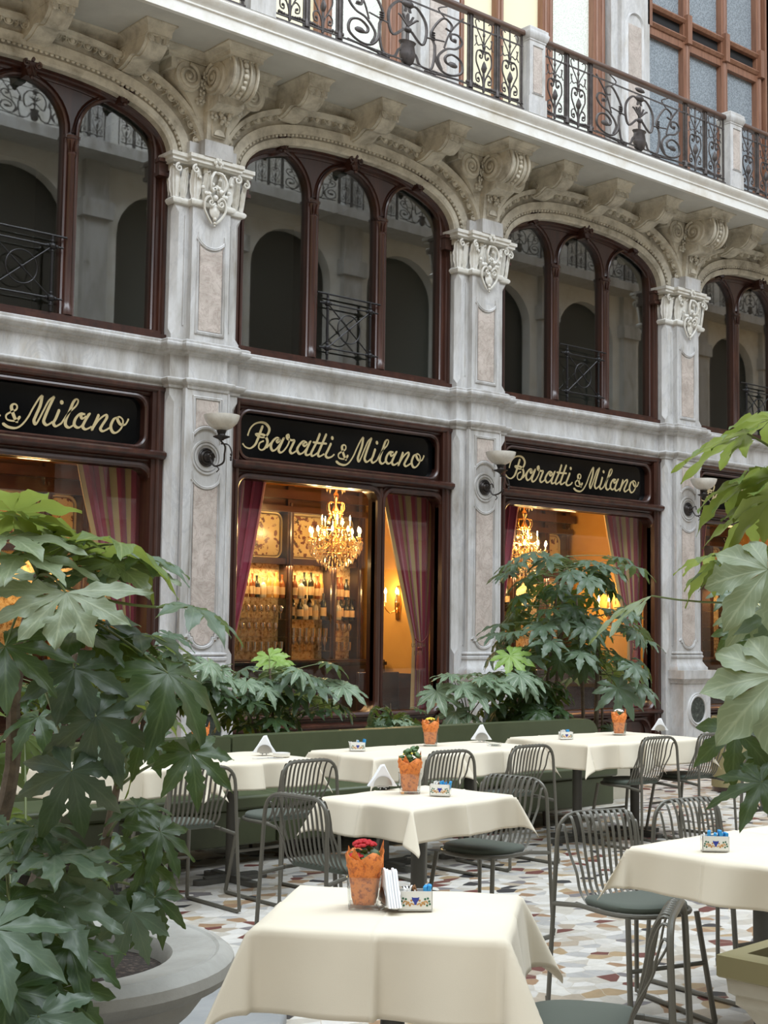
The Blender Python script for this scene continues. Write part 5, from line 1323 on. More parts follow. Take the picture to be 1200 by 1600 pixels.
# ---- things on the tables
ORANGE = nmat('orange_crepe_wrap', [(.38, (.42, .10, .03)), (.5, (.78, .23, .04)), (.6, (.80, .25, .05)), (.7, (.45, .12, .05))], 60, .6, mode='object', bstr=.3, bscale=90)
LEAFG = pmat('small_green_leaves', (.07, .14, .04), .5)
RED = pmat('red_petals', (.50, .012, .02), .5); YEL = pmat('yellow_petals', (.85, .70, .08), .5); WHITEF = pmat('white_petals', (.85, .84, .80), .5)
BLUE = pmat('blue_sugar_packets', (.03, .30, .62), .5); WPACK = pmat('white_sugar_packets', (.85, .84, .80), .5); BPACK = pmat('brown_sugar_packets', (.20, .09, .03), .5)
COBALT = pmat('cobalt_print', (.02, .04, .30), .3); OCHP = pmat('ochre_print', (.52, .27, .08), .3); GREENP = pmat('green_print', (.03, .13, .06), .3)
ZT = .761
def leaf_blob(mb, c, r, n, seed, flat=.35):
    rn = random.Random(seed)
    for i in range(n):
        a = rn.uniform(0, 6.28); q = rn.uniform(.2, 1)*r
        M = Matrix.Translation((c[0]+q*cos(a), c[1]+q*sin(a), c[2]+rn.uniform(-.6, .8)*r)) @ Matrix.Rotation(rn.uniform(-.9, .9), 4, 'X') @ Matrix.Rotation(rn.uniform(0, 6), 4, 'Z')
        mb.ball((0, 0, 0), r*.38, 8, 4, (1, .7, flat), M)
def flower_pot(u, v, kind, label, s=1.0, rz=.3, loc=None):
    p = loc if loc is not None else onz(u, v, ZT); t = thing('flower_pot', label, 'flower pot', (p.x, p.y, ZT), rz, 'potted flowers in orange wrap')
    a, b, h = .042*s, .048*s, .088*s
    def sq(h0, z, r=.008): return [(x, y, z) for x, y in rrect(-h0, h0, -h0, h0, r, 3)]
    obj('glass_vase', MB().loft([sq(a, .0), sq(b, h), sq(b-.003, h), sq(a-.003, .012)]), CLEAR, t)
    mb = MB(); rn = random.Random(int(u)); rings = []
    for k_, (hw, z) in enumerate(((.030, .010), (.035, .03), (.038, .06), (.042, .09), (.047, .115), (.052, .135))):
        ring = []
        for i in range(28):
            an = 2*pi*i/28; q = hw*s*(1+.06*sin(an*7+k_)+.04*rn.random())/max(abs(cos(an)), abs(sin(an)))**.5
            ring.append((q*cos(an), q*sin(an), z*s+(.022*s*abs(sin(an*2+.6))**2 if k_ == 5 else 0)))
        rings.append(ring)
    mb.loft(rings, caps=False)
    wr = obj('paper_wrap', mb, ORANGE, t, fix=True, sharp=0); so = wr.modifiers.new('thick', 'SOLIDIFY'); so.thickness = .001
    sp_ = MB()      # wrapping paper tips standing up
    for an, hh, ww in ((.4, .185, .03), (2.6, .165, .026), (4.2, .17, .03)):
        c_, s__ = cos(an), sin(an); q = .045*s
        sp_.add([(q*c_-ww*s*s__, q*s__+ww*s*c_, .11*s), (q*c_+ww*s*s__, q*s__-ww*s*c_, .11*s), (1.25*q*c_, 1.25*q*s__, hh*s), (q*.93*c_-ww*s*s__, q*.93*s__+ww*s*c_, .11*s), (q*.93*c_+ww*s*s__, q*.93*s__-ww*s*c_, .11*s)], [(0, 1, 2), (4, 3, 2), (0, 2, 3), (1, 4, 2), (0, 3, 4, 1)])
    obj('paper_tips', sp_, ORANGE, t)
    lf = MB(); leaf_blob(lf, (0, 0, .135*s), .038*s, 16, int(u)); obj('foliage', lf, LEAFG, t)
    fl = MB(); rn = random.Random(5+int(u)); mt = {'red': RED, 'yellow': YEL, 'white': WHITEF, 'green': YEL}[kind]
    clusters = {'red': [((-.002, .0, .165), .032, 60), ((-.022, -.02, .14), .018, 22)], 'yellow': [((0, 0, .155), .028, 30)], 'white': [((0, 0, .16), .028, 26)], 'green': [((0, 0, .168), .03, 8)]}[kind]
    for c_, r, n in clusters:
        for i in range(n):
            an = rn.uniform(0, 6.28); el = rn.uniform(.1, 1.5); q = r*s
            fl.ball((c_[0]*s+q*cos(an)*cos(el), c_[1]*s+q*sin(an)*cos(el), c_[2]*s+q*.55*sin(el)), (.0075 if kind != 'green' else .006)*s, 6, 4, (1, 1, .7))
    obj('flowers', fl, mt, t)
    if kind in ('green',):
        lf = MB(); leaf_blob(lf, (0, 0, .165*s), .04*s, 26, 3, .5); obj('leafy_top', lf, LEAFG, t)
    if kind == 'red':
        lf = MB()
        for x, y, z, rr_, tl in ((.018, -.028, .142, .024, .5), (-.038, .0, .145, .022, -.7), (.03, .02, .15, .02, .6)):
            lf.ball((0, 0, 0), rr_, 10, 5, (1, .85, .14), Matrix.Translation((x, y, z)) @ Matrix.Rotation(tl, 4, 'Y') @ Matrix.Rotation(.7, 4, 'X'))
        obj('big_leaves', lf, LEAFG, t)
    return t
def sugar_box(u, v, label, rz=0, full=True, seed=0, blue=3, s=1.0):
    p = onz(u, v, ZT); t = thing('sugar_box', label, 'sugar box', (p.x, p.y, ZT), rz, 'porcelain sugar boxes')
    W_, D_, H_ = .050*s, .024*s, .056*s
    front = [(-W_, 0), (W_, 0), (W_, H_), (-W_, H_)]
    mb = MB()
    mb.box(-W_, W_, -D_, -D_+.004, 0, H_); mb.box(-W_, W_, D_-.004, D_, 0, H_); mb.box(-W_, W_, -D_, D_, 0, .005)
    for s_ in (-1, 1):     # ends with a round finger notch
        lp = [(-D_, 0), (D_, 0), (D_, H_)]+arc(0, H_, D_*.6, 0, -pi, 10)+[(-D_, H_)]
        M = Matrix.Translation((s_*(W_-.002), 0, 0)) @ Matrix.Rotation(pi/2, 4, 'Z'); mb.plate([lp], -.002, .002, M)
    obj('porcelain_box', mb, PORC, t)
    # painted garland with urn, on both long faces
    for sg in (-1, 1):
        M = Matrix.Rotation(0 if sg < 0 else pi, 4, 'Z'); y = -D_-.0006
        u1, o1, g1_ = MB(), MB(), MB()
        u1.loft([[(x, y+d, z) for x, z in ((-.003, .018), (.003, .018), (.004, .024), (.010, .032), (.011, .040), (.006, .038), (-.006, .038), (-.011, .040), (-.010, .032), (-.004, .024))] for d in (0, .0008)], M=M)
        for q in (-1, 1):
            o1.tube([(a_, y, b_) for a_, b_ in ((q*.004, .018), (q*.012, .022), (q*.018, .018), (q*.024, .026), (q*.032, .028), (q*.036, .022))], .0022, 5, M=M)
            for a_, b_ in ((q*.012, .030), (q*.020, .024), (q*.016, .016), (q*.026, .020)): o1.ball((a_, y, b_), .0032, 6, 4, (1, .25, 1), M)
            for a_, b_ in ((q*.036, .036), (q*.040, .028), (q*.034, .016), (q*.028, .034), (q*.042, .020)): g1_.ball((a_, y, b_), .0034, 6, 4, (1, .2, 1), M)
        obj('painted_urn', u1, COBALT, t); obj('painted_scrolls', o1, OCHP, t); obj('painted_leaves', g1_, GREENP, t)
    # sachets standing in it
    rn = random.Random(seed); n = 9 if full else 6
    for i in range(n):
        x = -W_+.012+(2*W_-.024)*i/(n-1); isb = i >= n-blue
        mt = BLUE if isb else (BPACK if (i >= n-blue-2 and full) else WPACK)
        hh = rn.uniform(.060, .072)*s+(.006 if isb else 0)
        tk = .0055 if isb else .0022; q = MB().box(-tk, tk, -.018*s, .018*s, .008, hh, Matrix.Translation((x, 0, 0)) @ Matrix.Rotation(rn.uniform(-.35, .25), 4, 'Y') @ Matrix.Rotation(rn.uniform(-.25, .25), 4, 'Z'))
        o = obj('sugar_sachet', q, mt, None, bevel=.0008); o.location = (p.x, p.y, ZT); o.rotation_euler = (0, 0, rz)
        col = 'blue' if isb else ('brown' if mt is BPACK else 'white')
        tag(o, '%s sugar sachet standing in the %s' % (col, label), 'sachet', '%s sachets in %s' % (col, label))
    return t
def napkins(u, v, label, rz=0, s=1.0):
    p = onz(u, v, ZT); t = thing('napkin_holder', label, 'napkin holder', (p.x, p.y, ZT), rz, 'napkin holders')
    mb = MB()
    for y in (-.022, .022):
        mb.plate([arc(0, .02, .045*s, 0, pi, 16)], y-.001, y+.001)
    for x in (-.015, .015): mb.tube([(x, -.03, .004), (x*.4, 0, .018), (x, .03, .004)], .003, 6)
    mb.box(-.03, .03, -.022, .022, .012, .016)
    obj('steel_plates', mb, STEEL, t)
    for i in range(5):
        y = -.016+.008*i; h = .115*s+.004*sin(i*2.1); w_ = .072*s
        q = MB(); lp = [(-w_, .016), (w_, .016), (w_*.55, h*.52), (.006+.002*i, h), (-.008, h-.004), (-w_*.55, h*.52)]
        q.plate([lp], y-.0035, y+.0035)
        o = obj('paper_napkin', q, PAPER, None, bevel=.0015); o.location = (p.x, p.y, ZT); o.rotation_euler = (0, 0, rz)
        tag(o, 'folded white paper napkin in the %s' % label, 'napkin', 'napkins of the %s' % label)
    return t
cosf = lambda d: radians(d)
flower_pot(569, 1417, 'red', 'glass pot of red flowers in orange wrap on the nearest table', 1.05, -.75)
flower_pot(640, 1239, 'green', 'glass pot of leafy buds in orange wrap on the middle table', 1.12, -.6)
flower_pot(672, 1165, 'yellow', 'glass pot of yellow flowers in orange wrap by the bench', 1.12, -.7)
flower_pot(967, 1148, 'white', 'glass pot of whitish flowers in orange wrap on the farthest table', 1.12, -.7)
flower_pot(312, 1176, 'white', 'orange-wrapped pot half hidden by leaves on the left bench table', 1.1, -.7)
sugar_box(648, 1421, 'sugar box on the nearest table', radians(-38), True, 1, 2)
sugar_box(688, 1243, 'sugar box on the middle table', radians(-52), True, 2, 3)
sugar_box(1117, 1329, 'sugar box on the right table', radians(-46), False, 3, 5)
sugar_box(558, 1173, 'sugar box left on the centre pair', radians(-30), False, 4, 3)
sugar_box(884, 1155, 'sugar box on the farthest table', radians(-30), False, 5, 3)
sugar_box(172, 1197, 'sugar box behind the left plant', radians(-30), False, 6, 2)
napkins(609, 1421, 'napkin stand on the nearest table', radians(62), 1.0)
napkins(597, 1233, 'napkin stand on the middle table', radians(-30), 1.05)
napkins(413, 1180, 'napkin stand on the left bench table', radians(-35), 1.05)
napkins(752, 1159, 'napkin stand right of the yellow flowers', radians(-35), 1.05)
napkins(1031, 1144, 'napkin stand on the farthest table', radians(-45), .95)
for (u, v, lb) in ((440, 1182, 'white ashtray dish by the left napkin triangle'), (772, 1165, 'small glass ashtray by the centre napkin triangle')):
    p = onz(u, v, ZT); o = obj('ashtray', MB().lathe([(0, 0), (.05, 0), (.054, .006), (.054, .024), (.047, .024), (.043, .008), (0, .006)], 24), PORC if u < 500 else CLEAR); o.location = (p.x, p.y, ZT); tag(o, lb, 'ashtray')
p = onz(408, 1184, ZT)
for i, (w_, l_) in enumerate((('fork', .16), ('knife', .17))):
    mb = MB().box(-l_/2, l_/2*.3, -.004, .004, 0, .002); mb.box(l_*.15, l_/2, -.009, .009, 0, .003)
    o = obj(w_, mb, STEEL, bevel=.0008); o.location = (p.x+.02*i, p.y-.03-.035*i, ZT); o.rotation_euler = (0, 0, -.2-.15*i); tag(o, 'steel %s lying before the left napkin triangle' % w_, 'cutlery')

# ---- upholstered bench along the facade
def bench(x0, x1, label, name='upholstered_bench'):
    c = (x0+x1)/2; t = thing(name, label, 'bench', (c, 7.9, 0)); a, b = x0-c, x1-c
    obj('seat', MB().box(a, b-(.42 if x1 > 9 else 0), -.25, .32, .36, .455), LEATHER, t, bevel=.02)
    obj('seat_base', MB().box(a+.01, b-(.46 if x1 > 9 else 0), -.235, .40, .13, .36), LEATHER, t, bevel=.012)
    rr_ = .10 if x1 > 9 else .02
    bk = MB().plate([rrect(a+.003, b-.003, .13, .795, [.02, rr_*2.2, rr_*1.6, .02], 6)], .32, .46)
    obj('backrest', bk, LEATHER, t, bevel=.022)
    x = a+.2
    while x < b-.5:
        for y in (-.15, .35): obj('leg', MB().lathe([(.013, 0), (.02, .14), (0, .14)], 8, Matrix.Translation((x, y, 0))), WOOD_DARK, t)
        x += .85
bench(5.745, 9.72, 'long dark green upholstered bench along the shopfronts, right of the seam')
bench(2.0, 5.735, 'dark green upholstered bench at left, behind the plant')

# ---- big stone bowl at left on a round slab
bc = Vector((2.10, 4.0, 0))
t = thing('stone_planter_bowl', 'wide round cast stone bowl planter with thick rim, bottom left', 'planter', (bc.x, bc.y, .06))
obj('bowl', MB().lathe([(0, 0), (.30, 0), (.31, .03), (.26, .07), (.22, .12), (.25, .17), (.38, .26), (.47, .34), (.50, .38), (.505, .41), (.53, .415), (.575, .435), (.595, .465), (.59, .495), (.565, .515), (.545, .518), (.535, .512), (.53, .516), (.40, .50), (.385, .48), (.38, .42), (.30, .40), (0, .40)], 56), CAST, t)
obj('soil', MB().lathe([(0, .46), (.2, .455), (.382, .44)], 40), SOIL, t)
struct('slab_1', MB().prism([(.2, 2.4), (1.9, 2.4), (2.75, 3.75), (3.45, 4.52), (3.64, 4.8), (3.80, 5.6), (3.2, 6.2), (.2, 6.2)], 0, .06), SLABM, bevel=.012)

# ---- square planter at the right edge
tp = onz(1132, 1485, .62); ra = radians(-47)
t = thing('square_planter', 'cream square planter with olive rim at the bottom right corner', 'planter', (tp.x+.30*cos(radians(-5)), tp.y-.30, 0), 0)
W2 = .30
t.location = (tp.x+.27, tp.y-.31, 0); t.rotation_euler = (0, 0, radians(4))
def sqr(h, z): return [(-h, -h, z), (h, -h, z), (h, h, z), (-h, h, z)]
obj('planter_body', MB().loft([sqr(.17, 0), sqr(.18, .04), sqr(.21, .38), sqr(.255, .46), sqr(.275, .475), sqr(.275, .50), sqr(.29, .51), sqr(.295, .555)]), CREAMP, t)
obj('rim', MB().loft([sqr(.31, .555), sqr(.315, .56), sqr(.315, .62), sqr(.305, .625), sqr(.25, .625), sqr(.25, .56)]), OLIVEP, t)
obj('soil', MB().box(-.25, .25, -.25, .25, .56, .585), SOIL, t)
ROPE = nmat('pale_rope', [(.3, (.40, .34, .26)), (.7, (.62, .56, .46))], 60, .9, stretch=(3, 1, 1), bstr=.6, bscale=90)
pr_ = at(1195, 1612, 3.0); t = thing('rope_basket', 'pale rope basket edge at the bottom right corner', 'basket', (pr_.x+.02, pr_.y, 0))
zr = pr_.z
mb = MB()
for i in range(int(zr/.022)): mb.tube([((.085+.02*i/ (zr/.022))*cos(a), (.085+.02*i/(zr/.022))*sin(a), .012+.022*i) for a in [2*pi*j/28 for j in range(28)]], .0125, 6, closed=True)
obj('coils', mb, ROPE, t)
# gold bin by the right hand pilaster
p = onz(1142, 1236, 0); t = thing('litter_bin', 'dull gold cylindrical bin beyond the bench, right of the far table', 'bin', (p.x, p.y, 0), 0)
obj('bin_body', MB().lathe([(.17, 0), (.17, .04), (.19, .05), (.19, .72), (.18, .74), (.17, .74), (.17, .1), (0, .1)], 32), OLIVEP, t)
obj('bin_base', MB().lathe([(0, .001), (.18, .001), (.18, .05), (0, .05)], 32), WOOD_DARK, t)
# planting troughs behind the bench
for i, (a, b) in enumerate(((3.0, 5.3), (5.5, 7.6), (7.8, 10.6))):
    t = thing('planting_trough', ['planting trough behind the bench at left', 'planting trough behind the bench under the lime leaf plant', 'planting trough behind the bench under the tall plant'][i], 'planter', ((a+b)/2, 8.85, 0), 0, 'planting troughs')
    h = (b-a)/2
    mb = MB(); mb.box(-h, h, -.28, -.26, 0, .5); mb.box(-h, h, .26, .28, 0, .5); mb.box(-h, -h+.02, -.26, .26, 0, .5); mb.box(h-.02, h, -.26, .26, 0, .5); mb.box(-h, h, -.27, .27, 0, .02)
    obj('trough', mb, CREAMP, t); obj('soil', MB().box(-h+.02, h-.02, -.26, .26, .02, .46), SOIL, t)

# ================================================================== plants
def leaf_mb(mb, M, L=.2, lobes=9, seed=0, droop=.35, fold=.25, wave=.5, web=.31, wmax=.135, spread=2.55, taper=.42):
    """palmate leaf: stalk joins at the origin, middle lobe along +x, top side +z"""
    rn = random.Random(seed); rows = 14
    hlf = (lobes-1)/2; angs = [spread*(i-hlf)/hlf*.5*2*.5 for i in range(lobes)]
    angs = [spread*(i-hlf)/(hlf)*.96/1.0*.5+0 for i in range(lobes)]
    angs = [(spread*1.0)*(i-hlf)/hlf for i in range(lobes)]
    dth = angs[1]-angs[0]; R0 = web
    v, uv, f = [], [], []
    for i, a0 in enumerate(angs):
        k = abs(i-hlf)/hlf; ln = (1-taper*k**1.6)*rn.uniform(.93, 1.05); a = a0+rn.uniform(-.05, .05)
        ca, sa = cos(a), sin(a); b0 = len(v); wm = wmax*(1-.25*k)*rn.uniform(.92, 1.08); ph = rn.uniform(0, 6.28); tw = rn.uniform(-.25, .25)
        r0 = R0*(1-.25*k); r0w = r0
        for j in range(rows+1):
            t = j/rows; r = t*ln
            if r <= r0w:
                hw = None
            else:
                q = (r-r0w)/(ln-r0w); n0 = r0w*sin(dth/2)*.93
                hw = n0*(1-q)**2.2*(1-.25*sin(pi*min(1, q*2.2)))+wm*(sin(pi*min(1, q**.82))**.85)*(1-.1*q) if q < 1 else 0
                hw = max(hw, .002)
                hw *= 1+(.16*sin(j*2.6+ph)+(.07 if j % 2 else -.05))*(.15 < q < .97)
            for c in (-1, -.5, 0, .5, 1):
                if hw is None:
                    aa = a0+(c*dth/2)+(a-a0)*(1-abs(c)); x, y = r*cos(aa), r*sin(aa); e = c*r*sin(dth/2)
                else:
                    x, y = r*ca-c*hw*sa, r*sa+c*hw*ca; e = c*hw
                z = -fold*(-abs(e))*.9 - droop*r*r*(1+.35*k) + wave*.055*sin(r*15+ph+c*1.2)*abs(c)*min(1, r*2) + tw*e*t
                v.append((x*L, y*L, z*L)); uv.append((c, t*1.0+i*.37))
        for j in range(rows):
            for c in range(4):
                p = b0+j*5+c; f.append((p, p+5, p+6, p+1))
    mb.add(v, f, M, uv)
def frame_at(pos, n, head):
    n = n.normalized(); x = (head-n*head.dot(n)).normalized(); y = n.cross(x)
    M = Matrix((x, y, n)).transposed().to_4x4(); M.translation = pos; return M
HF = Vector((sin(YAW), cos(YAW), 0)); HR = Vector((cos(YAW), -sin(YAW), 0)); UPV = Vector((0, 0, 1))
class Plant:
    def __init__(s, name, label, loc, cat='plant', group=None):
        s.loc = Vector(loc); s.t = thing(name, label, cat, loc, 0, group); s.sets = {}; s.st = MB(); s.pt = MB(); s.seed = 1; s.remap = None; s.nodes = []
    def _leaf(s, M, mat_, **k):
        s.seed += 1; M2 = Matrix.Translation(-s.loc) @ M
        leaf_mb(s.sets.setdefault(mat_.name, (MB(), mat_))[0], M2, seed=s.seed*7+3, **k)
    def petiole(s, a, b, r=.004, sag=.05, n=8):
        a, b = Vector(a)-s.loc, Vector(b)-s.loc; mid = (a+b)/2+Vector((0, 0, sag))
        s.pt.tube([(1-t)**2*a+2*t*(1-t)*mid+t*t*b for t in [i/n for i in range(n+1)]], [r*1.3*(1-.4*i/n) for i in range(n+1)], 6)
    def stem(s, pts, r0=.02, r1=.012):
        P_ = catmull([Vector(p)-s.loc for p in pts], 5); n = len(P_); s.snodes = getattr(s, 'snodes', [])+[q+s.loc for q in P_[4:]]; s.st.tube(P_, [r0+(r1-r0)*i/(n-1)*(1)+.0015*sin(i*1.9) for i in range(n)], 8)
    def hero(s, u, v, d, L, phi, tau, sig=0, base=None, mat_=None, r=.004, sag=.04, **k):
        """leaf with its stalk joint at pixel (u,v), depth d; phi heading in the leaf plane (0 right, -90 towards the eye), tau tilt of the face to the eye, sig roll to the right"""
        if s.remap: d2 = s.remap(d); L *= d2/d; d = d2
        pos = at(u, v, d); ph, ta, si = radians(phi), radians(tau), radians(sig)
        n = cos(ta)*UPV-sin(ta)*HF
        k.setdefault('lobes', 8 if d < 6 else 9); k.setdefault('wmax', .152 if d < 6 else .135); R_ = Matrix.Rotation(si, 3, HF); n = R_ @ n; e1 = R_ @ HR; e1 = (e1-n*e1.dot(n)).normalized(); e2 = n.cross(e1)
        M = frame_at(pos, n, cos(ph)*e1+sin(ph)*e2); s._leaf(M, mat_ or LEAF, L=L, **k)
        if s.nodes: base = min(s.nodes, key=lambda q: (q-pos-Vector((0, 0, -.10))).length)
        if base is not None: s.petiole(base, pos, r, sag)
    def whorl(s, top, n, rad, L, seed, mat_=None, el=(.0, .5), zsp=.15, droop=.35, az=(0, 2*pi), up=.35):
        rn = random.Random(seed)
        for i in range(n):
            a = az[0]+(az[1]-az[0])*(i+rn.uniform(.1, .9))/n; q = rad*rn.uniform(.55, 1.1); e = rn.uniform(*el)
            base = Vector(top)+Vector((0, 0, -rn.random()*zsp)); out = Vector((cos(a), sin(a), 0))
            pos = base+out*q+Vector((0, 0, q*math.tan(e)*.8-.02))
            tilt = rn.uniform(.15, up+.45); nn = (UPV*cos(tilt)+out*sin(tilt)+Vector((rn.uniform(-.15, .15), rn.uniform(-.15, .15), 0))).normalized()
            s._leaf(frame_at(pos, nn, out+Vector((rn.uniform(-.3, .3), rn.uniform(-.3, .3), -.2))), mat_ or LEAF, L=L*rn.uniform(.75, 1.1), droop=droop*rn.uniform(.6, 1.5), lobes=rn.choice((7, 9, 9)))
            s.petiole(base, pos, .0035, .03)
    def done(s):
        for nm, (mb, mt) in s.sets.items():
            o = obj('foliage', mb, mt, s.t, fix=False, sharp=0)
            if mt is LEAF_BACKLIT: o['label'] = 'yellow-green leaves coloured as if backlit'
            if mt is LEAF_PALE: o['label'] = 'pale leaves with daylight put into their colour'
            if mt is LEAF_YOUNG: o['label'] = 'young lime green leaves'
            if mt is LEAF_BLUE: o['label'] = 'leaves with painted grey-green sky sheen'
            if mt is LEAF_VAR: o['label'] = 'pale-veined leaves'
        if s.st.v: obj('stem', s.st, BARK, s.t)
        if s.pt.v: obj('leaf_stalks', s.pt, PETIOLE, s.t)

# ---- the big plant in the stone bowl, left foreground
LP_ = Plant('fatsia_plant', 'large dark fatsia plant filling the left side, growing in the stone bowl', (bc.x, bc.y, .5))
s1 = [(1.90, 4.02, .50), (1.86, 4.0, .9), (1.87, 4.02, 1.25), (1.86, 4.03, 1.55), (1.93, 4.02, 1.80)]
b1 = at(20, 1290, 4.25); 
sA = [Vector((1.82, 4.05, .5)), at(12, 1240, 4.25), at(22, 1080, 4.2), at(40, 980, 4.1), at(60, 900, 4.0)]
sB = [Vector((2.0, 4.1, .5)), at(82, 1300, 4.5), at(98, 1120, 4.5), at(120, 1020, 4.5)]
sC = [Vector((2.15, 3.95, .5)), at(150, 1380, 4.3), at(190, 1200, 4.4), at(230, 1080, 4.5)]
LP_.stem(sA, .030, .014); LP_.stem(sB, .024, .012); LP_.stem(sC, .018, .010)
TA, TB, TC = sA[-1], sB[-1], sC[-1]; MA = at(22, 1080, 4.2); low = at(90, 1430, 4.2)
LP_.nodes = LP_.snodes; LP_.remap = lambda d: 4.05+(d-4.05)*.6
H = LP_.hero
# upper tier
H(103, 926, 3.3, .15, -88, 52, 3, at(60, 1010, 3.7), LEAF_PALE, droop=.10, fold=.12, wave=.8, lobes=7, spread=1.72, web=.40, wmax=.21, taper=-.45)
H(178, 880, 3.8, .20, -25, 22, 6, TA, LEAF_PALE, droop=.2)
H(150, 893, 3.75, .17, -140, 14, 0, TA, LEAF_BLUE, droop=.2)
H(178, 850, 3.75, .23, -8, -16, 14, TA, LEAF_BACKLIT, droop=.45)
H(110, 852, 3.8, .19, 190, -12, -4, TA, LEAF, droop=.3)
H(20, 800, 3.6, .20, 20, -26, -8, TA, LEAF_BACKLIT, droop=.2)
H(40, 815, 3.7, .18, -10, -14, 6, TA, LEAF_BACKLIT, droop=.2)
H(10, 838, 3.5, .21, -30, 12, 0, TA, LEAF_PALE, droop=.2)
H(30, 868, 3.5, .20, -20, 10, 3, TA, LEAF_PALE, droop=.25)
H(2, 900, 3.9, .19, -35, 20, 6, TA, LEAF_PALE, droop=.2, lobes=7)
H(80, 835, 3.9, .17, 30, -14, 0, TA, LEAF, droop=.3)
H(222, 868, 3.9, .16, 5, 8, 12, TA, LEAF_BLUE, droop=.3)
# long stalks reaching right
H(303, 948, 3.5, .155, -20, 4, 16, at(60, 960, 3.9), LEAF_BLUE, r=.0045, sag=-.06, droop=.4)
H(120, 985, 3.8, .22, -20, 6, 6, at(60, 1080, 4), LEAF, droop=.3)
H(215, 990, 4.0, .19, -10, 2, 8, at(110, 1030, 4.2), LEAF, droop=.3)
H(262, 1052, 3.7, .235, -42, 28, 34, at(120, 1020, 4.1), LEAF, droop=.5)
H(165, 975, 3.9, .19, -50, 34, 20, at(90, 1060, 4), LEAF, droop=.4)
def H(u, v, d, L, phi, tau, sig, base, mt, **k): LP_.hero(u, v, d, L*.76, phi, tau, sig, base, LEAF_SHADED if (mt is LEAF_BLUE and v < 1280) else mt, **k)
# dark middle leaves
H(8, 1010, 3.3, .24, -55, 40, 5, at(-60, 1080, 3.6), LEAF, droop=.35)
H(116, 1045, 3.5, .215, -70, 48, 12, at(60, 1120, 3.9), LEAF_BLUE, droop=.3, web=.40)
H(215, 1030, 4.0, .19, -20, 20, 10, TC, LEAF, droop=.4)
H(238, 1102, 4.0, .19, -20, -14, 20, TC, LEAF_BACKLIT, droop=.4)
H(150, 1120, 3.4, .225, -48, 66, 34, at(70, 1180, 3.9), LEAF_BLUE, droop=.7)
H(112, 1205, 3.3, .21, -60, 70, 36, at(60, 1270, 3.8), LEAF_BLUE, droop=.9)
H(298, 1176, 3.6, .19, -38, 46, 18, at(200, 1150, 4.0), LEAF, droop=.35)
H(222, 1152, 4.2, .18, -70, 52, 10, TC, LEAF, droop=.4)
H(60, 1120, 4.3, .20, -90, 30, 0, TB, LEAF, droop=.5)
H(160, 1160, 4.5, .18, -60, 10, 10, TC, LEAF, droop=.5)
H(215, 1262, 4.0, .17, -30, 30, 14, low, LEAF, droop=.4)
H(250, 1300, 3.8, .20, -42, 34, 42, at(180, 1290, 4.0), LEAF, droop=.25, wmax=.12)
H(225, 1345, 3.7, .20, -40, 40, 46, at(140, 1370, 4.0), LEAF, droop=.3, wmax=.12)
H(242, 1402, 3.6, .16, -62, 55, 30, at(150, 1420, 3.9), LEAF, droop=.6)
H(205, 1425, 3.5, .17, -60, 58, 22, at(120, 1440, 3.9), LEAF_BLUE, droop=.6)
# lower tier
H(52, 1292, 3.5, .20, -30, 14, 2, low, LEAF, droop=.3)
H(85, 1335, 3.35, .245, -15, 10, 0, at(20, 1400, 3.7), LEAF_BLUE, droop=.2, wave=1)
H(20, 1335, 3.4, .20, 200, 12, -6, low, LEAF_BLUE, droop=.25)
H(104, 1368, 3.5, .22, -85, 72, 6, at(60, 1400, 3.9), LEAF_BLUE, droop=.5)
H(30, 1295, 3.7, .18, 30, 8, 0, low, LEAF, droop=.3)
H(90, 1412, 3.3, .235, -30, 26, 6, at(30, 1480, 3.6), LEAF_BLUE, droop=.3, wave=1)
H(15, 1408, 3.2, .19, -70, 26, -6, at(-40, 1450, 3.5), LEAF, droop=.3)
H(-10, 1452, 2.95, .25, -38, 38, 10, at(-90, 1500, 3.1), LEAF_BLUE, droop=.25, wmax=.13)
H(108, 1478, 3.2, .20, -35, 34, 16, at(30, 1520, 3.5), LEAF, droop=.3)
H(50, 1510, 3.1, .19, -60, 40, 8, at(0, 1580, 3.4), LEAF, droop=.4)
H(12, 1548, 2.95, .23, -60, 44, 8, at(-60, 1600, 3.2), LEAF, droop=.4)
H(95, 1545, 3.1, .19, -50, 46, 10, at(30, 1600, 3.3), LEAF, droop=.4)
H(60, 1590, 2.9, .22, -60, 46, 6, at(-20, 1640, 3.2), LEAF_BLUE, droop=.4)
# filling foliage
rn = random.Random(12)
for i in range(34):
    a = rn.uniform(0, 2*pi); rr_ = rn.uniform(.10, .46); z = .60+.72*rn.random()**1.5
    wid = 1.0 if z < 1.3 else .8
    pos = Vector((bc.x-.12+rr_*cos(a)*wid, bc.y+.10+rr_*sin(a)*wid, z)); out = Vector((cos(a), sin(a), 0)); tl = rn.uniform(.2, 1.0)
    LP_._leaf(frame_at(pos, UPV*cos(tl)+out*sin(tl), out+Vector((rn.uniform(-.4, .4), rn.uniform(-.4, .4), -.5))), rn.choice((LEAF, LEAF, LEAF_BLUE)), L=rn.uniform(.11, .16), droop=rn.uniform(.3, .8), lobes=rn.choice((7, 9)))
    LP_.petiole((bc.x-.12+.1*cos(a), bc.y+.08*sin(a), max(.5, z-.25)), pos, .0035, .02)
LP_.done()

# second plant left, behind the bowl, towards the bench (fills 150-350 px)

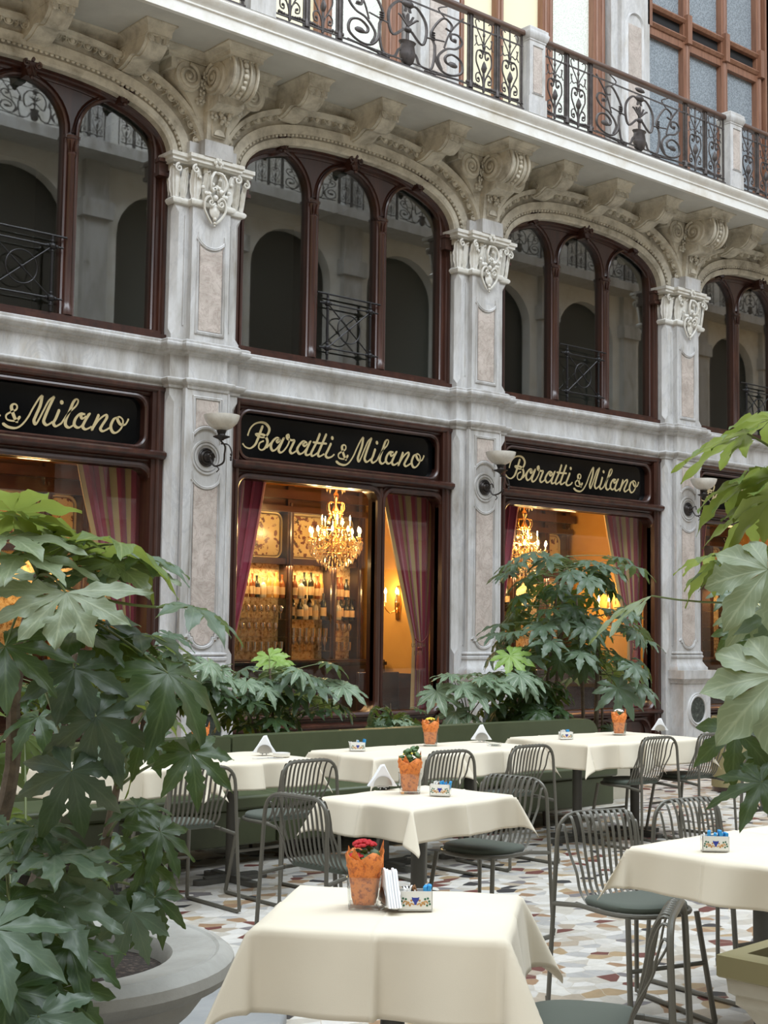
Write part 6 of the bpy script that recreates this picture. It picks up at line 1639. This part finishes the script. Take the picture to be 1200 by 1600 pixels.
# ---- plants in the troughs behind the bench
def bush(name, label, x, y, spec, stems, seed):
    p = Plant(name, label, (x, y, .46)); 
    for (tx, ty, tz, r0) in stems: p.stem([(x+(tx-x)*.3, y+(ty-y)*.3, .44), (x+(tx-x)*.6, y+(ty-y)*.6, .46+(tz-.46)*.5), (tx, ty, tz)], r0, r0*.6)
    for i, (tx, ty, tz, n, rad, L, mt, up) in enumerate(spec): p.whorl((tx, ty, tz), n, rad, L, seed+i, mt, up=up)
    return p
def atY(u, v, Y): r = at(u, v, 1.0)-Vector((0, 0, EYE)); return Vector((0, 0, EYE))+r*(Y/r.y)
def W(u, v, Y, n, rad, L, mt, up=.35): q = atY(u, v, Y); return (q.x, q.y, q.z, n, rad, L, mt, up)
# far left bush seen through the big plant
p = bush('fatsia_plant', 'fatsia bush with pale leaves behind the bench, left of the first full pilaster', 5.3, 8.8,
   [W(215, 1010, 8.7, 11, .30, .21, LEAF_BLUE), W(290, 1035, 8.8, 12, .32, .21, LEAF_VAR), W(330, 1075, 8.7, 10, .28, .2, LEAF), W(240, 1085, 8.8, 12, .34, .2, LEAF), W(150, 1070, 8.8, 12, .34, .2, LEAF), W(60, 1060, 8.8, 12, .34, .2, LEAF)],
   [(5.05, 8.75, 1.3, .02), (5.4, 8.8, 1.3, .018), (4.6, 8.8, 1.1, .018)], 100); p.done()
p = bush('fatsia_plant', 'fatsia bush with one lime green top leaf, before the chandelier window', 6.55, 8.75,
   [W(400, 1060, 8.75, 12, .38, .21, LEAF_VAR, .2), W(450, 1050, 8.7, 11, .34, .21, LEAF_BLUE, .2), W(470, 1095, 8.75, 12, .35, .2, LEAF), W(365, 1090, 8.75, 10, .34, .2, LEAF), W(415, 1110, 8.75, 10, .3, .19, LEAF)],
   [(6.45, 8.75, 1.25, .016), (6.7, 8.75, 1.2, .016), (6.25, 8.8, 1.0, .014)], 200)
p.hero(421, 1026, 11.2, .21, -60, 46, 0, Vector((6.45, 8.75, 1.2)), LEAF_YOUNG, droop=.2); p.hero(432, 1034, 11.1, .2, 0, 30, 14, Vector((6.45, 8.75, 1.2)), LEAF_YOUNG, droop=.3)
p.hero(535, 1072, 10.9, .24, -20, 26, 16, Vector((6.7, 8.75, 1.1)), LEAF_VAR, droop=.3); p.hero(505, 1062, 11.0, .2, -10, 16, 4, Vector((6.7, 8.75, 1.1)), LEAF_VAR); p.hero(345, 1045, 10.8, .2, 200, 20, -6, Vector((6.3, 8.75, 1.1)), LEAF_VAR)
p.done()
p = bush('fatsia_plant', 'sparse pale-veined fatsia at the foot of the middle pilaster, above the bench', 8.35, 8.75, [W(715, 1110, 8.8, 5, .2, .17, LEAF_VAR)], [(8.5, 8.75, .95, .012)], 300)
for (u, v, L, phi, tau, sig) in ((682, 1080, .26, -80, 42, -10), (712, 1112, .24, -90, 50, 0), (722, 1072, .24, -30, 24, 6), (742, 1078, .26, -60, 30, 10), (752, 1060, .22, 10, 12, 0), (705, 1055, .2, 160, 12, 0), (775, 1068, .22, -10, 20, 8)):
    p.hero(u, v, 12.0, L, phi, tau, sig, Vector((8.6, 8.75, .8)), LEAF_VAR, droop=.25)
p.done()
p = bush('umbrella_plant', 'small drooping umbrella plant at the foot of the mullioned shop window', 7.75, 8.75, [W(592, 1108, 8.8, 8, .10, .13, LEAF, .9), W(600, 1125, 8.8, 8, .10, .12, LEAF_VAR, .9), W(625, 1120, 8.8, 8, .14, .12, LEAF_VAR, .5), W(640, 1105, 8.8, 5, .12, .12, LEAF, .5)], [(7.7, 8.75, .95, .008)], 400); p.done()
p = bush('fatsia_plant', 'dense dark fatsia bush with lime leaf, right of the middle pilaster', 9.35, 8.8,
   [W(790, 1050, 8.8, 12, .30, .21, LEAF_VAR, .2), W(815, 1068, 8.8, 14, .36, .2, LEAF), W(820, 1100, 8.7, 14, .34, .2, LEAF, .8), W(840, 1085, 8.7, 12, .32, .2, LEAF, .8), W(800, 1118, 8.8, 10, .26, .19, LEAF, .8)],
   [(9.35, 8.8, 1.35, .02), (9.5, 8.8, 1.2, .016)], 500)
p.hero(797, 1024, 12.4, .26, -60, 44, 0, Vector((9.3, 8.8, 1.25)), LEAF_YOUNG, droop=.2); p.hero(812, 1055, 12.2, .24, -40, 36, 8, Vector((9.3, 8.8, 1.2)), LEAF_VAR); p.done()
# the tall one
p = Plant('tall_fatsia_tree', 'tall multi-stemmed fatsia rising before the third shop window', (10.2, 8.8, .46), 'plant')
tiers = [(885, 868, 22, .62, .235, LEAF_BLUE, .12), (890, 905, 10, .42, .22, LEAF, .8), (870, 925, 11, .50, .22, LEAF, .5), (880, 960, 17, .68, .235, LEAF_BLUE, .35), (920, 955, 12, .6, .23, LEAF_BLUE, .3), (900, 1000, 12, .62, .23, LEAF, .55), (850, 985, 12, .5, .23, LEAF_BLUE, .3), (935, 1035, 9, .55, .24, LEAF_BLUE, .5), (880, 1015, 8, .5, .22, LEAF, .7)]
for i, (u, v, n, rad, L, mt, up) in enumerate(tiers):
    q = atY(u, v, 8.8); p.whorl((q.x, q.y, q.z), n, rad, L, 600+i, mt, el=(-.15, .35), zsp=.22, up=up)
for (u0, u1, v1, r) in ((838, 872, 900, .016), (858, 882, 890, .02), (912, 900, 930, .02), (930, 930, 960, .028), (940, 935, 1010, .014)):
    a, b = atY(u0, 1125, 8.8), atY(u1, v1, 8.8); a.z = .46; m1 = (a+b)/2+Vector((.03, 0, 0)); p.stem([a, m1, b], r, r*.55)
p.hero(965, 1075, 12.6, .33, -38, 48, 24, atY(925, 1030, 8.8), LEAF_BLUE, droop=.4); p.hero(990, 1040, 12.6, .24, -30, 30, 24, atY(935, 1010, 8.8), LEAF_BLUE, droop=.4)
p.done()
p = bush('fatsia_plant', 'low dark fatsia foliage behind the bench end', 10.3, 8.9, [W(870, 1128, 8.9, 9, .24, .16, LEAF, .6), W(920, 1132, 8.9, 8, .24, .14, LEAF, .6)], [(10.2, 8.9, .7, .012)], 700); p.done()

# ---- right foreground plant, growing in the square planter out of frame
pb = Vector((tp.x+.27, tp.y-.31, .585))
RPN = Plant('fatsia_plant', 'large pale green fatsia reaching in from the right edge', (pb.x, pb.y, pb.z))
r1, r2, r3 = at(1345, 1000, 4.1), at(1325, 800, 4.0), at(1360, 1180, 4.15)
RPN.stem([pb, pb+Vector((.0, .0, .25)), r3, r1, r2], .022, .012)
RPN.nodes = RPN.snodes; RPN.remap = lambda d: d*1.42
RPN.whorl(r2, 6, .32, .22, 31, LEAF_BLUE, az=(radians(-100), radians(10))); RPN.whorl(r1, 7, .34, .22, 32, LEAF, az=(radians(-100), radians(10))); RPN.whorl(r3, 6, .32, .22, 33, LEAF, az=(radians(-90), radians(0)))
def H(u, v, d, L, *a, **k): RPN.hero(u, v, d, L*.58, *a, **k)
H(1168, 678, 2.75, .30, 172, -10, -14, r2, LEAF_BACKLIT, droop=.25, lobes=7, wmax=.10, spread=1.6)
H(1205, 655, 2.75, .22, 190, -16, -10, r2, LEAF_BACKLIT, droop=.25)
H(1160, 755, 2.75, .235, 205, -22, -22, r2, LEAF_BACKLIT, droop=.35, lobes=7)
H(1210, 745, 2.7, .24, 200, -24, -14, r2, LEAF_BACKLIT, droop=.3)
H(1185, 800, 2.8, .22, 195, -26, -14, r2, LEAF_BACKLIT, droop=.3)
H(1215, 775, 2.7, .26, 215, -30, -20, r2, LEAF_BACKLIT, droop=.35)
H(1112, 868, 2.9, .16, 185, -8, -14, r1, LEAF_BACKLIT, droop=.25, lobes=7)
H(1128, 878, 2.75, .21, 205, -22, -26, r1, LEAF_BACKLIT, droop=.35, lobes=7)
H(1165, 872, 2.7, .22, -150, -20, -10, r1, LEAF, droop=.3)
H(1018, 931, 2.75, .27, 186, 3, -24, r1, LEAF_PALE, r=.0035, sag=-.07, droop=.25, lobes=5, wmax=.09, spread=.8)
H(1150, 925, 3.1, .13, -120, 30, 0, r1, LEAF_BLUE, droop=.3)
H(1200, 890, 2.5, .23, -118, 58, -10, r1, LEAF_PALE, droop=.3, wmax=.19, web=.5)
H(1190, 950, 2.9, .20, -140, 50, -22, r1, LEAF_PALE, droop=.45)
H(1148, 985, 3.3, .13, -70, 60, 0, r1, LEAF, droop=.4)
H(1175, 1000, 3.2, .15, -90, 64, 0, r1, LEAF, droop=.5)
H(1195, 980, 3.1, .17, -100, 50, 0, r1, LEAF, droop=.4)
H(1215, 1055, 2.4, .28, -112, 60, -14, r3, LEAF_PALE, droop=.25, wmax=.20, web=.42, lobes=9)
H(1150, 1140, 2.8, .20, -125, 52, -24, r3, LEAF, droop=.4, lobes=7)
H(1190, 1222, 2.7, .20, -160, 40, -18, r3, LEAF, droop=.3, wmax=.11)
H(1215, 1190, 2.8, .2, -120, 40, -10, r3, LEAF, droop=.4)
H(1225, 960, 2.8, .2, -120, 40, -10, r3, LEAF_BLUE, droop=.4)
RPN.done()
